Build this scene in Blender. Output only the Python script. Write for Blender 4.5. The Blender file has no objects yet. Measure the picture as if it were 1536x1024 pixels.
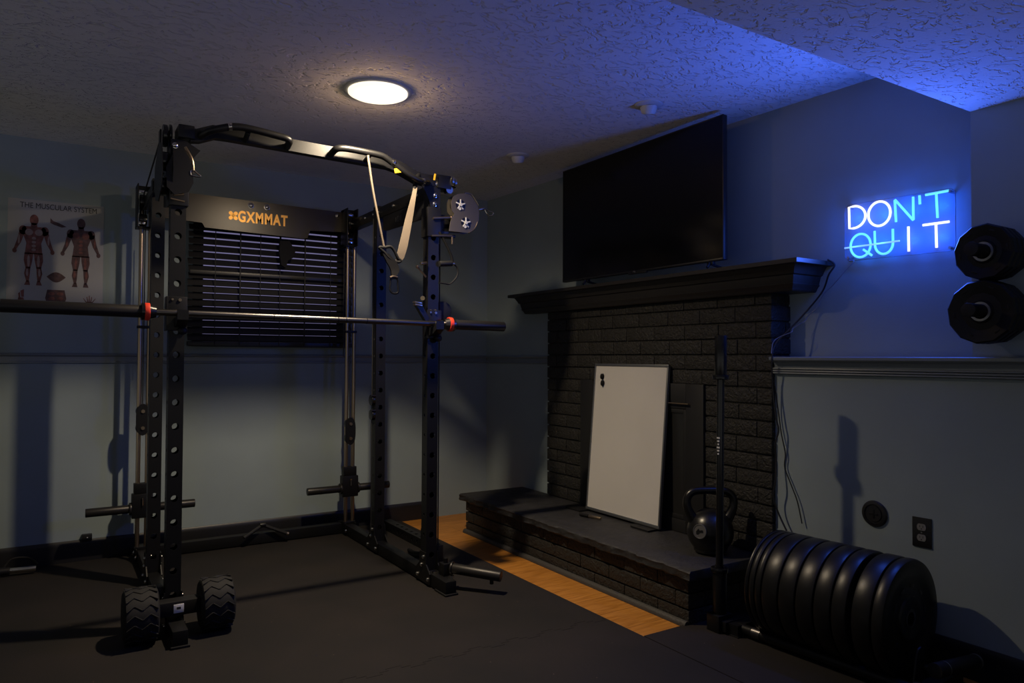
import bpy, bmesh, math, random
from mathutils import Vector, Matrix, Euler
random.seed(7)
PI = math.pi
sc = bpy.context.scene
COL = sc.collection

# ------------------------------------------------------------------ camera
FPX = 1088.0
YAW, PITCH, ROLL = math.radians(32.37), math.radians(1.253), math.radians(0.245)
CAM = Vector((0, 0, 1.2))
_f = Vector((math.sin(YAW)*math.cos(PITCH), math.cos(YAW)*math.cos(PITCH), math.sin(PITCH)))
_r0 = Vector((math.cos(YAW), -math.sin(YAW), 0)); _u0 = _r0.cross(_f)
_r = _r0*math.cos(ROLL) + _u0*math.sin(ROLL)
_u = -_r0*math.sin(ROLL) + _u0*math.cos(ROLL)

def at(x, y, ax, val):
    """point on the real plane ax=val seen at photo position x, y"""
    d = _f + _r*((x-768)/FPX) - _u*((y-512)/FPX)
    i = 'XYZ'.index(ax)
    return CAM + d*((val-CAM[i])/d[i])

cd = bpy.data.cameras.new('camera'); cam = bpy.data.objects.new('camera', cd); COL.objects.link(cam)
cd.sensor_width = 36; cd.lens = FPX/1536*36; cd.clip_start = .05
M = Matrix((( _r.x, _u.x, -_f.x), (_r.y, _u.y, -_f.y), (_r.z, _u.z, -_f.z))).to_4x4()
M.translation = CAM; cam.matrix_world = M
sc.camera = cam

# ------------------------------------------------------------------ materials
def mat(name, col, rough=.6, metal=0., bump=None, emis=None, spec=.5, var=0., vscale=8., coat=0.):
    m = bpy.data.materials.new(name); m.use_nodes = True
    nt = m.node_tree; b = nt.nodes['Principled BSDF']
    b.inputs['Base Color'].default_value = (*col, 1)
    b.inputs['Roughness'].default_value = rough
    b.inputs['Metallic'].default_value = metal
    b.inputs['Specular IOR Level'].default_value = spec
    b.inputs['Coat Weight'].default_value = coat
    tc = nt.nodes.new('ShaderNodeTexCoord')
    if var > 0:
        n = nt.nodes.new('ShaderNodeTexNoise'); n.inputs['Scale'].default_value = vscale; n.inputs['Detail'].default_value = 5
        nt.links.new(tc.outputs['Object'], n.inputs['Vector'])
        r = nt.nodes.new('ShaderNodeValToRGB')
        r.color_ramp.elements[0].position = .3; r.color_ramp.elements[1].position = .7
        r.color_ramp.elements[0].color = (*[c*(1-var) for c in col], 1)
        r.color_ramp.elements[1].color = (*[min(1, c*(1+var)) for c in col], 1)
        nt.links.new(n.outputs['Fac'], r.inputs['Fac']); nt.links.new(r.outputs['Color'], b.inputs['Base Color'])
    if bump:
        sc_, st, dist = bump
        n = nt.nodes.new('ShaderNodeTexNoise'); n.inputs['Scale'].default_value = sc_; n.inputs['Detail'].default_value = 6
        nt.links.new(tc.outputs['Object'], n.inputs['Vector'])
        bp = nt.nodes.new('ShaderNodeBump'); bp.inputs['Strength'].default_value = st; bp.inputs['Distance'].default_value = dist
        nt.links.new(n.outputs['Fac'], bp.inputs['Height']); nt.links.new(bp.outputs['Normal'], b.inputs['Normal'])
    if emis:
        b.inputs['Emission Color'].default_value = (*emis[0], 1); b.inputs['Emission Strength'].default_value = emis[1]
    return m

def ceiling_mat():
    m = mat('stomped_ceiling_paint', (.92, .91, .90), .85, spec=.25)
    nt = m.node_tree; b = nt.nodes['Principled BSDF']
    tc = nt.nodes.new('ShaderNodeTexCoord')
    w = nt.nodes.new('ShaderNodeTexNoise'); w.inputs['Scale'].default_value = 9; w.inputs['Detail'].default_value = 2
    nt.links.new(tc.outputs['Object'], w.inputs['Vector'])
    mx = nt.nodes.new('ShaderNodeMixRGB'); mx.blend_type = 'ADD'; mx.inputs['Fac'].default_value = .10
    nt.links.new(tc.outputs['Object'], mx.inputs['Color1']); nt.links.new(w.outputs['Color'], mx.inputs['Color2'])
    mp = nt.nodes.new('ShaderNodeMapping'); mp.inputs['Scale'].default_value = (1.0, 2.1, 1.0); mp.inputs['Rotation'].default_value = (0, 0, .5)
    nt.links.new(mx.outputs['Color'], mp.inputs['Vector'])
    n = nt.nodes.new('ShaderNodeTexNoise'); n.inputs['Scale'].default_value = 26; n.inputs['Detail'].default_value = 2.5; n.inputs['Roughness'].default_value = .55
    nt.links.new(mp.outputs['Vector'], n.inputs['Vector'])
    r = nt.nodes.new('ShaderNodeValToRGB'); r.color_ramp.elements[0].position = .36; r.color_ramp.elements[1].position = .46
    nt.links.new(n.outputs['Fac'], r.inputs['Fac'])
    n2 = nt.nodes.new('ShaderNodeTexNoise'); n2.inputs['Scale'].default_value = 120; n2.inputs['Detail'].default_value = 4
    nt.links.new(tc.outputs['Object'], n2.inputs['Vector'])
    ad = nt.nodes.new('ShaderNodeMath'); ad.operation = 'MULTIPLY_ADD'; ad.inputs[1].default_value = .16
    nt.links.new(n2.outputs['Fac'], ad.inputs[0]); nt.links.new(r.outputs['Color'], ad.inputs[2])
    bp = nt.nodes.new('ShaderNodeBump'); bp.inputs['Strength'].default_value = .9; bp.inputs['Distance'].default_value = .007
    nt.links.new(ad.outputs['Value'], bp.inputs['Height']); nt.links.new(bp.outputs['Normal'], b.inputs['Normal'])
    return m

def wood_mat():
    m = mat('honey_laminate_floor', (.30, .13, .04), .42)
    nt = m.node_tree; b = nt.nodes['Principled BSDF']
    tc = nt.nodes.new('ShaderNodeTexCoord')
    mp = nt.nodes.new('ShaderNodeMapping'); mp.inputs['Scale'].default_value = (3., 26., 1.); 
    nt.links.new(tc.outputs['Object'], mp.inputs['Vector'])
    n = nt.nodes.new('ShaderNodeTexNoise'); n.inputs['Scale'].default_value = 2.2; n.inputs['Detail'].default_value = 8; n.inputs['Distortion'].default_value = .6
    nt.links.new(mp.outputs['Vector'], n.inputs['Vector'])
    r = nt.nodes.new('ShaderNodeValToRGB')
    r.color_ramp.elements[0].position = .3; r.color_ramp.elements[0].color = (.36, .135, .016, 1)
    r.color_ramp.elements[1].position = .72; r.color_ramp.elements[1].color = (.62, .27, .05, 1)
    nt.links.new(n.outputs['Fac'], r.inputs['Fac'])
    bk = nt.nodes.new('ShaderNodeTexBrick'); bk.inputs['Scale'].default_value = 1; bk.offset = .4
    bk.inputs['Brick Width'].default_value = 1.2; bk.inputs['Row Height'].default_value = .19
    bk.inputs['Mortar Size'].default_value = .0015; bk.inputs['Color1'].default_value = (1, 1, 1, 1); bk.inputs['Color2'].default_value = (.82, .8, .78, 1); bk.inputs['Mortar'].default_value = (.35, .3, .25, 1)
    nt.links.new(tc.outputs['Object'], bk.inputs['Vector'])
    mu = nt.nodes.new('ShaderNodeMixRGB'); mu.blend_type = 'MULTIPLY'; mu.inputs['Fac'].default_value = 1
    nt.links.new(r.outputs['Color'], mu.inputs['Color1']); nt.links.new(bk.outputs['Color'], mu.inputs['Color2'])
    nt.links.new(mu.outputs['Color'], b.inputs['Base Color'])
    return m

def mat_floor_rubber(name, col):
    m = mat(name, col, .8, spec=.3)
    nt = m.node_tree; b = nt.nodes['Principled BSDF']
    tc = nt.nodes.new('ShaderNodeTexCoord')
    n = nt.nodes.new('ShaderNodeTexNoise'); n.inputs['Scale'].default_value = 2.3; n.inputs['Detail'].default_value = 6
    nt.links.new(tc.outputs['Object'], n.inputs['Vector'])
    r = nt.nodes.new('ShaderNodeValToRGB')
    r.color_ramp.elements[0].position = .35; r.color_ramp.elements[0].color = (*[c*.8 for c in col], 1)
    r.color_ramp.elements[1].position = .7; r.color_ramp.elements[1].color = (col[0]*1.35, col[1]*1.18, col[2]*1.1, 1)
    nt.links.new(n.outputs['Fac'], r.inputs['Fac'])
    v = nt.nodes.new('ShaderNodeTexVoronoi'); v.inputs['Scale'].default_value = 34
    nt.links.new(tc.outputs['Object'], v.inputs['Vector'])
    lt = nt.nodes.new('ShaderNodeMath'); lt.operation = 'LESS_THAN'; lt.inputs[1].default_value = .05
    nt.links.new(v.outputs['Distance'], lt.inputs[0])
    sp = nt.nodes.new('ShaderNodeSeparateColor'); nt.links.new(v.outputs['Color'], sp.inputs['Color'])
    gt = nt.nodes.new('ShaderNodeMath'); gt.operation = 'GREATER_THAN'; gt.inputs[1].default_value = .93
    nt.links.new(sp.outputs['Red'], gt.inputs[0])
    an = nt.nodes.new('ShaderNodeMath'); an.operation = 'MULTIPLY'
    nt.links.new(lt.outputs['Value'], an.inputs[0]); nt.links.new(gt.outputs['Value'], an.inputs[1])
    mx = nt.nodes.new('ShaderNodeMixRGB'); mx.inputs['Color2'].default_value = (.35, .24, .16, 1)
    nt.links.new(an.outputs['Value'], mx.inputs['Fac']); nt.links.new(r.outputs['Color'], mx.inputs['Color1'])
    nt.links.new(mx.outputs['Color'], b.inputs['Base Color'])
    n3 = nt.nodes.new('ShaderNodeTexNoise'); n3.inputs['Scale'].default_value = 260; n3.inputs['Detail'].default_value = 3
    nt.links.new(tc.outputs['Object'], n3.inputs['Vector'])
    bp = nt.nodes.new('ShaderNodeBump'); bp.inputs['Strength'].default_value = .5; bp.inputs['Distance'].default_value = .002
    nt.links.new(n3.outputs['Fac'], bp.inputs['Height']); nt.links.new(bp.outputs['Normal'], b.inputs['Normal'])
    return m

def brick_mat():
    m = mat('black_painted_brick', (.021, .020, .018), .62, spec=.4)
    nt = m.node_tree; b = nt.nodes['Principled BSDF']
    tc = nt.nodes.new('ShaderNodeTexCoord')
    w = nt.nodes.new('ShaderNodeTexNoise'); w.inputs['Scale'].default_value = 28; w.inputs['Detail'].default_value = 4; w.inputs['Distortion'].default_value = 1.6
    nt.links.new(tc.outputs['Object'], w.inputs['Vector'])
    w2 = nt.nodes.new('ShaderNodeTexNoise'); w2.inputs['Scale'].default_value = 90; w2.inputs['Detail'].default_value = 5
    nt.links.new(tc.outputs['Object'], w2.inputs['Vector'])
    ad = nt.nodes.new('ShaderNodeMath'); ad.operation = 'MULTIPLY_ADD'; ad.inputs[1].default_value = .4
    nt.links.new(w2.outputs['Fac'], ad.inputs[0]); nt.links.new(w.outputs['Fac'], ad.inputs[2])
    bp = nt.nodes.new('ShaderNodeBump'); bp.inputs['Strength'].default_value = .9; bp.inputs['Distance'].default_value = .012
    nt.links.new(ad.outputs['Value'], bp.inputs['Height']); nt.links.new(bp.outputs['Normal'], b.inputs['Normal'])
    return m

MT = {}
MT['wall'] = mat('slate_wall_paint', (.272, .330, .352), .75, bump=(180, .12, .002), spec=.3, var=.05, vscale=3)
MT['rail'] = mat('slate_trim_gloss', (.19, .22, .25), .28, spec=.5)
MT['base'] = mat('black_baseboard_paint', (.012, .012, .014), .4)
MT['ceil'] = ceiling_mat()
MT['wood'] = wood_mat()
MT['rubber_floor'] = mat_floor_rubber('charcoal_rubber_mat', (.014, .0125, .012))
MT['brick'] = brick_mat()
MT['slate'] = mat('hearth_slate', (.020, .0195, .021), .6, bump=(40, .8, .006), var=.25, vscale=14)
MT['mantel'] = mat('black_mantel_paint', (.022, .020, .019), .45, bump=(60, .2, .002))
MT['shoe'] = mat('dark_shoe_moulding', (.045, .042, .04), .6, bump=(90, .6, .004))
MT['iron'] = mat('firebox_black_metal', (.012, .012, .013), .5)
MT['fireglass'] = mat('smoky_firebox_glass', (.02, .02, .02), .25)
MT['powder'] = mat('black_powder_coat', (.0045, .0045, .005), .42, bump=(600, .15, .0005), spec=.4)
MT['powder_gloss'] = mat('black_gloss_steel', (.006, .006, .007), .22, spec=.6)
MT['pulley_plate'] = mat('grey_coated_pulley_plate', (.075, .066, .056), .5, metal=.2)
MT['chrome'] = mat('bright_zinc', (.75, .72, .66), .13, metal=1.)
MT['rod'] = mat('worn_steel_guide_rod', (.46, .36, .25), .3, metal=1.)
MT['barsteel'] = mat('dark_bar_steel', (.16, .15, .145), .3, metal=1., bump=(900, .2, .0004))
MT['barsleeve'] = mat('black_ribbed_sleeve', (.035, .033, .032), .4, metal=.6, bump=(700, .3, .0006))
MT['red'] = mat('red_collar_ring', (.75, .05, .02), .45)
MT['yellow'] = mat('yellow_tag', (.85, .50, .02), .5)
MT['orange'] = mat('orange_logo_print', (.85, .46, .12), .40, metal=.75)
MT['plate'] = mat('black_steel_logo_plate', (.034, .027, .019), .30, bump=(500, .15, .0005))
MT['rubber'] = mat('black_rubber', (.008, .008, .009), .55, spec=.35, bump=(300, .15, .0006))
MT['rubber_plate'] = mat('black_bumper_rubber', (.007, .0068, .0066), .37, spec=.42, bump=(50, .12, .002))
MT['urethane'] = mat('black_urethane', (.005, .005, .006), .5, spec=.3)
MT['tread'] = mat('grey_black_tread_rubber', (.018, .018, .018), .75, spec=.3)
MT['web'] = mat('tan_grey_webbing', (.135, .105, .075), .75, bump=(900, .4, .0006))
MT['blacknylon'] = mat('black_nylon', (.005, .005, .006), .7, spec=.2)
MT['screen'] = mat('tv_screen_glass', (.006, .006, .007), .16, spec=.35)
MT['tvbody'] = mat('tv_black_plastic', (.010, .010, .011), .35)
MT['whiteboard'] = mat('whiteboard_enamel', (.62, .60, .57), .38, spec=.4, var=.04, vscale=2.5)
MT['alu'] = mat('brushed_aluminium', (.32, .33, .34), .4, metal=.9)
MT['bell'] = mat('black_cast_iron_satin', (.006, .0057, .0052), .30, spec=.5, bump=(250, .12, .001))
MT['badge'] = mat('grey_badge', (.16, .155, .15), .4, metal=.5)
MT['paper'] = mat('poster_paper', (.36, .36, .36), .6, var=.04, vscale=4)
MT['ink'] = mat('poster_black_ink', (.025, .025, .03), .7)
MT['muscle'] = mat('poster_muscle_red', (.17, .062, .05), .7, var=.45, vscale=40)
MT['muscle_pale'] = mat('poster_tendon_pale', (.30, .22, .20), .7, var=.2, vscale=40)
MT['muscle_dark'] = mat('poster_muscle_brown', (.085, .045, .045), .7, var=.4, vscale=40)
MT['slat'] = mat('black_blind_slat', (.014, .014, .017), .4)
MT['cord'] = mat('black_cord', (.015, .015, .016), .7)
MT['outlet'] = mat('black_wall_plate', (.012, .012, .013), .4)
MT['receptacle'] = mat('grey_receptacle', (.22, .22, .21), .5)
MT['white'] = mat('white_plastic', (.62, .62, .62), .45)
MT['label'] = mat('white_label', (.75, .75, .74), .6)
MT['pane'] = mat('dusk_window_glass', (.05, .05, .08), .3, emis=((.46, .42, .80), .30))
MT['led'] = mat('warm_led_diffuser', (.9, .9, .85), .5, emis=((1.0, .86, .62), 1.42))
MT['neon_blue'] = mat('ice_blue_neon', (.1, .3, .6), .4, emis=((.13, .62, 1.0), 1.25))
MT['neon_white'] = mat('warm_white_neon', (.7, .7, .6), .4, emis=((1.0, .96, .80), 1.15))
MT['neon_strike'] = mat('pale_blue_neon', (.3, .4, .6), .4, emis=((.30, .55, 1.0), .75))
def acrylic():
    m = bpy.data.materials.new('clear_acrylic'); m.use_nodes = True; nt = m.node_tree
    b = nt.nodes['Principled BSDF']; out = nt.nodes['Material Output']
    b.inputs['Base Color'].default_value = (.5, .6, .9, 1); b.inputs['Roughness'].default_value = .15
    t = nt.nodes.new('ShaderNodeBsdfTransparent'); t.inputs['Color'].default_value = (.93, .95, 1, 1)
    mx = nt.nodes.new('ShaderNodeMixShader'); mx.inputs['Fac'].default_value = .10
    nt.links.new(t.outputs[0], mx.inputs[1]); nt.links.new(b.outputs[0], mx.inputs[2]); nt.links.new(mx.outputs[0], out.inputs[0])
    return m
MT['acrylic'] = acrylic()
MT['cable'] = mat('dark_power_cable', (.014, .014, .018), .45)
MT['cable_clear'] = mat('clear_blue_wire', (.18, .2, .26), .3)

# ------------------------------------------------------------------ mesh helpers
OFF = {}
class MB:
    def __init__(s): s.bm = bmesh.new()
    def _merge(s, b2, M=None):
        me = bpy.data.meshes.new('t')
        if M is not None: bmesh.ops.transform(b2, matrix=M, verts=b2.verts)
        b2.to_mesh(me); b2.free(); s.bm.from_mesh(me); bpy.data.meshes.remove(me)
    def box(s, c, size, rot=None, bev=0., seg=2):
        b = bmesh.new(); bmesh.ops.create_cube(b, size=1)
        bmesh.ops.scale(b, vec=Vector(size), verts=b.verts)
        if bev > 0: bmesh.ops.bevel(b, geom=b.edges[:], offset=min(bev, min(size)*.45), segments=seg, affect='EDGES', profile=.6)
        R = rot.to_matrix().to_4x4() if isinstance(rot, Euler) else (rot if rot is not None else Matrix.Identity(4))
        s._merge(b, Matrix.Translation(Vector(c)) @ R); return s
    def bb(s, x0, x1, y0, y1, z0, z1, bev=0., seg=2):
        return s.box(((x0+x1)/2, (y0+y1)/2, (z0+z1)/2), (abs(x1-x0), abs(y1-y0), abs(z1-z0)), None, bev, seg)
    def cyl(s, p0, p1, r0, r1=None, seg=24, bev=0.):
        p0, p1 = Vector(p0), Vector(p1); d = p1-p0; L = d.length
        b = bmesh.new(); bmesh.ops.create_cone(b, cap_ends=True, segments=seg, radius1=r0, radius2=r0 if r1 is None else r1, depth=L)
        if bev > 0:
            es = [e for e in b.edges if abs(e.verts[0].co.z-e.verts[1].co.z) < 1e-6]
            bmesh.ops.bevel(b, geom=es, offset=bev, segments=2, affect='EDGES', profile=.6)
        q = Vector((0, 0, 1)).rotation_difference(d.normalized()).to_matrix().to_4x4()
        s._merge(b, Matrix.Translation((p0+p1)/2) @ q); return s
    def tube(s, pts, r, seg=10, closed=False, sec=None):
        pts = [Vector(p) for p in pts]; n = len(pts); rings = []
        up = None
        for i in range(n):
            a = pts[i-1] if (i > 0 or closed) else pts[i]; c = pts[(i+1) % n] if (i < n-1 or closed) else pts[i]
            t = (c-a).normalized()
            if up is None:
                up = Vector((0, 0, 1)) if abs(t.z) < .9 else Vector((0, 1, 0))
            sd = t.cross(up).normalized(); up = sd.cross(t).normalized()
            rr = r[i] if isinstance(r, (list, tuple)) else r
            ring = []
            if sec:
                for (a_, b_) in sec: ring.append(s.bm.verts.new(pts[i] + sd*a_ + up*b_))
            else:
                for k in range(seg):
                    an = 2*PI*k/seg; ring.append(s.bm.verts.new(pts[i] + sd*math.cos(an)*rr + up*math.sin(an)*rr))
            rings.append(ring)
        m = len(rings[0])
        for i in range(n if closed else n-1):
            A, B = rings[i], rings[(i+1) % n]
            for k in range(m): s.bm.faces.new((A[k], A[(k+1) % m], B[(k+1) % m], B[k]))
        if not closed:
            s.bm.faces.new(list(reversed(rings[0]))); s.bm.faces.new(rings[-1])
        return s
    def lathe(s, prof, Mx=None, seg=48):
        """prof: list of (r, z), axis +Z"""
        b = bmesh.new(); rings = []
        for r, z in prof:
            if r < 1e-6: rings.append([b.verts.new((0, 0, z))])
            else: rings.append([b.verts.new((r*math.cos(2*PI*k/seg), r*math.sin(2*PI*k/seg), z)) for k in range(seg)])
        for A, B in zip(rings, rings[1:]):
            for k in range(seg):
                k2 = (k+1) % seg
                if len(A) == 1 and len(B) == 1: continue
                if len(A) == 1: b.faces.new((A[0], B[k2], B[k]))
                elif len(B) == 1: b.faces.new((A[k], A[k2], B[0]))
                else: b.faces.new((A[k], A[k2], B[k2], B[k]))
        bmesh.ops.recalc_face_normals(b, faces=b.faces)
        s._merge(b, Mx); return s
    def prism(s, poly, t0, t1, Mx=None, bev=0.):
        """polygon in local XY extruded from z=t0 to z=t1"""
        b = bmesh.new(); vs = [b.verts.new((x, y, t0)) for x, y in poly]
        f = b.faces.new(vs); r = bmesh.ops.extrude_face_region(b, geom=[f])
        bmesh.ops.translate(b, vec=(0, 0, t1-t0), verts=[v for v in r['geom'] if isinstance(v, bmesh.types.BMVert)])
        bmesh.ops.recalc_face_normals(b, faces=b.faces)
        s._merge(b, Mx); return s
    def sphere(s, c, r, scale=(1, 1, 1), seg=24):
        b = bmesh.new(); bmesh.ops.create_uvsphere(b, u_segments=seg, v_segments=seg//2, radius=r)
        s._merge(b, Matrix.Translation(Vector(c)) @ Matrix.Diagonal((*scale, 1))); return s
    def xf(s, Mx): bmesh.ops.transform(s.bm, matrix=Mx, verts=s.bm.verts); return s
    def build(s, name, m, parent=None, smooth=True, origin=None, ang=35):
        bm = s.bm
        off = OFF.get(parent.name, Vector()) if parent else Vector(origin or (0, 0, 0))
        bmesh.ops.translate(bm, vec=-off, verts=bm.verts)
        if smooth:
            bm.normal_update()
            for f in bm.faces: f.smooth = True
            for e in bm.edges:
                if len(e.link_faces) == 2 and e.calc_face_angle(0) > math.radians(ang): e.smooth = False
        me = bpy.data.meshes.new(name); bm.to_mesh(me); bm.free()
        me.materials.append(MT[m])
        o = bpy.data.objects.new(name, me); COL.objects.link(o)
        if parent: o.parent = parent
        else: o.location = off
        OFF[o.name] = off
        return o

def tag(o, label=None, cat=None, group=None, kind=None):
    if label: o['label'] = label
    if cat: o['category'] = cat
    if group: o['group'] = group
    if kind: o['kind'] = kind
    return o
def thing(name, label, cat, loc=(0, 0, 0), group=None, rot=None, local=False):
    o = bpy.data.objects.new(name, None); COL.objects.link(o); o.empty_display_size = .05
    o.location = loc
    if rot: o.rotation_euler = rot
    OFF[o.name] = Vector() if (local or rot) else Vector(loc)
    return tag(o, label, cat, group)
def struct(o): o['kind'] = 'structure'; return o
def copy_tree(o, parent=None):
    c = o.copy(); COL.objects.link(c)
    if parent: c.parent = parent
    for ch in list(o.children): copy_tree(ch, c)
    return c
def smoothpath(pts, n=8, closed=False):
    """Catmull-Rom through the points"""
    P = [Vector(p) for p in pts]; out = []; N = len(P)
    for i in range(N if closed else N-1):
        g = lambda k: P[k % N] if closed else P[max(0, min(N-1, k))]
        p0, p1, p2, p3 = g(i-1), g(i), g(i+1), g(i+2)
        for k in range(n):
            t = k/n
            out.append(.5*((2*p1) + (p2-p0)*t + (2*p0-5*p1+4*p2-p3)*t*t + (3*p1-p0-3*p2+p3)*t**3))
    if not closed: out.append(P[-1])
    return out
def text_mesh(body, size, bold=0., extrude=.001, align='CENTER', space=1.):
    cu = bpy.data.curves.new('txt', 'FONT'); cu.body = body; cu.size = size; cu.offset = bold; cu.extrude = extrude
    cu.align_x = align; cu.align_y = 'CENTER'; cu.space_character = space
    o = bpy.data.objects.new('txt', cu); COL.objects.link(o)
    dg = bpy.context.evaluated_depsgraph_get()
    me = bpy.data.meshes.new_from_object(o.evaluated_get(dg))
    bpy.data.objects.remove(o); bpy.data.curves.remove(cu)
    return me
def add_mesh(mb, me, Mx):
    b = bmesh.new(); b.from_mesh(me); bmesh.ops.transform(b, matrix=Mx, verts=b.verts); b.to_mesh(me); b.free(); mb.bm.from_mesh(me)
    bpy.data.meshes.remove(me)
def frame(o, ux, uy):
    ux = Vector(ux).normalized(); uy = Vector(uy).normalized(); uz = ux.cross(uy)
    Mx = Matrix(((ux.x, uy.x, uz.x), (ux.y, uy.y, uz.y), (ux.z, uy.z, uz.z))).to_4x4(); Mx.translation = Vector(o); return Mx

# ------------------------------------------------------------------ the room
CEIL = 2.436; YB = 4.934; YSOF = 1.392; ZSOF = 2.148
XFAR = -3.0; YNEAR = -2.2
XU = lambda y: 2.892 + (YB-y)*.0475           # upper right wall
XLO = lambda y: min(XU(y)-.115, 2.943)                    # thicker lower part of that wall
FPL, FPR, XBR = 4.086, 2.246, 2.88            # brick left, right, face
struct(MB().bb(XFAR-.2, 3.4, YNEAR-.2, YB+.2, -.12, 0).build('floor', 'wood'))
struct(MB().bb(XFAR-.2, 3.4, YNEAR-.2, YB+.2, CEIL, CEIL+.12).build('ceiling', 'ceil'))
struct(MB().bb(XFAR, 3.2, YNEAR, YSOF, ZSOF, CEIL).build('ceiling_soffit', 'ceil'))
struct(MB().bb(XFAR-.2, 3.3, YB, YB+.18, 0, CEIL).build('wall_back', 'wall'))
poly = [(XU(YB), YB), (XU(YSOF), YSOF), (2.957, YSOF), (2.957, YNEAR), (3.3, YNEAR), (3.3, YB)]
struct(MB().prism(poly, 0, CEIL).build('wall_right', 'wall', smooth=False))
YK = YB-(2.943+.115-2.892)/.0475
poly = [(XLO(FPR), FPR), (2.943, YK), (2.943, YNEAR), (2.9575, YNEAR), (2.9575, YSOF), (XU(YSOF), YSOF), (XU(FPR), FPR)]
struct(MB().prism(poly, 0, 1.197).build('wall_right_lower', 'wall', smooth=False))

# chair rail profiles: (out from wall, z)
prof = [(0, 1.208), (.046, 1.208), (.049, 1.205), (.049, 1.194), (.046, 1.190), (.024, 1.188), (.014, 1.180), (.010, 1.168), (.010, 1.158), (.021, 1.156), (.022, 1.152), (.019, 1.149), (.013, 1.148),
        (.021, 1.145), (.022, 1.141), (.018, 1.138), (.013, 1.137), (.019, 1.135), (.020, 1.131), (.010, 1.127), (0, 1.125)]
def rail(p0, p1, out, name, prof=prof, m='rail', wallback=0.):
    p0, p1, out = Vector(p0), Vector(p1), Vector(out).normalized(); mb = MB(); b = mb.bm; rows = []
    pr = [(-wallback, prof[0][1])]+list(prof)+[(-wallback, prof[-1][1])] if wallback else prof
    for p in (p0, p1): rows.append([b.verts.new((p.x+out.x*d, p.y+out.y*d, z)) for d, z in pr])
    n = len(pr)
    for k in range(n): b.faces.new((rows[0][k], rows[1][k], rows[1][(k+1) % n], rows[0][(k+1) % n]))
    b.faces.new(rows[0]); b.faces.new(list(reversed(rows[1])))
    bmesh.ops.recalc_face_normals(b, faces=b.faces)
    return struct(mb.build(name, m, ang=25))
rail((XLO(FPR-.004), FPR-.004, 0), (2.943, YK, 0), (-1, 0, 0), 'trim_1', wallback=.118)
rail((2.943, YK, 0), (2.943, YNEAR, 0), (-1, 0, 0), 'trim_4', wallback=.018)
prof2 = [(0, 1.214), (.020, 1.210), (.024, 1.204), (.020, 1.198), (.008, 1.194), (.007, 1.168), (.012, 1.164), (.012, 1.158), (0, 1.154)]
rail((XFAR, YB, 0), (XU(YB)-.02, YB, 0), (0, -1, 0), 'trim_2', prof2)
rail((XU(YB), YB, 0), (XU(FPL), FPL, 0), (-1, 0, 0), 'trim_3', prof2)
bp_ = [(0, .128), (.008, .128), (.014, .118), (.016, .10), (.016, 0), (0, 0)]
rail((XFAR, YB, 0), (2.42, YB, 0), (0, -1, 0), 'baseboard_back', bp_, 'base')
rail((XLO(FPR-.2), FPR-.2, 0), (2.943, YK, 0), (-1, 0, 0), 'baseboard_right', bp_, 'base')
rail((2.943, YK, 0), (2.943, YNEAR, 0), (-1, 0, 0), 'baseboard_near', bp_, 'base')

# window and blind on the back wall
wf = MB()
wf.bb(.74, .80, YB-.02, YB-.001, 1.26, 2.12, .003).bb(1.67, 1.73, YB-.02, YB-.001, 1.26, 2.12, .003).bb(.80, 1.67, YB-.02, YB-.001, 1.26, 1.31, .003).bb(.80, 1.67, YB-.02, YB-.001, 2.07, 2.12, .003)
win = struct(wf.build('window_1', 'base'))
o = MB().bb(.80, 1.67, YB-.008, YB-.003, 1.31, 2.07).build('window_pane', 'pane', win)
bl = thing('window_blind', 'black horizontal-slat blind covering the back wall window behind the rack', 'window blind', (1.235, YB-.055, 1.26))
yb = YB-.055
MB().bb(.705, 1.765, yb-.03, yb+.03, 2.065, 2.115, .004).build('headrail', 'slat', bl)
MB().bb(.705, 1.765, yb-.026, yb+.026, 1.262, 1.292, .006).build('bottom_rail', 'slat', bl)
sl = MB(); n = 18; z = 1.318; pitch = (2.05-1.318)/(n-1)
for i in range(n):
    sl.box((1.235+random.uniform(-.003, .003), yb, z+i*pitch), (1.056, .047, .003), Euler((math.radians(63-9*(i/(n-1))+random.uniform(-1.2, 1.2)), 0, random.uniform(-.002, .002))), .0012, 1)
sl.build('slats', 'slat', bl)
zm = at(400, 414, 'Y', yb).z
MB().bb(.712, 1.758, yb-.032, yb-.020, zm-.014, zm+.010, .004).build('middle_rail', 'slat', bl)
for x in (.86, 1.01, 1.135, 1.26, 1.425, 1.60):
    MB().tube([(x, yb-.03, 1.27), (x, yb-.031, 2.07)], .0028 if x not in (1.01, 1.425) else .0045, 6).build('ladder_cord', 'cord', bl)
hk = thing('hanging_clip', 'small black clip hanging in front of the blind below the logo plate', 'clip', (1.37, yb-.05, 1.75))
c = at(425, 378, 'Y', yb-.05)
MB().tube(smoothpath([at(421, 350, 'Y', yb-.05), at(421, 362, 'Y', yb-.05), at(424, 372, 'Y', yb-.05)]), .006, 8).build('hook', 'blacknylon', hk)
poly = [at(x, y, 'Y', yb-.05) for x, y in ((418, 362), (432, 362), (441, 378), (437, 388), (430, 391), (427, 403), (420, 398), (417, 380))]
MB().prism([(p.x, p.z) for p in poly], 0, .025, frame((0, yb-.06, 0), (1, 0, 0), (0, 0, 1))).build('clip_body', 'blacknylon', hk)

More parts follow.
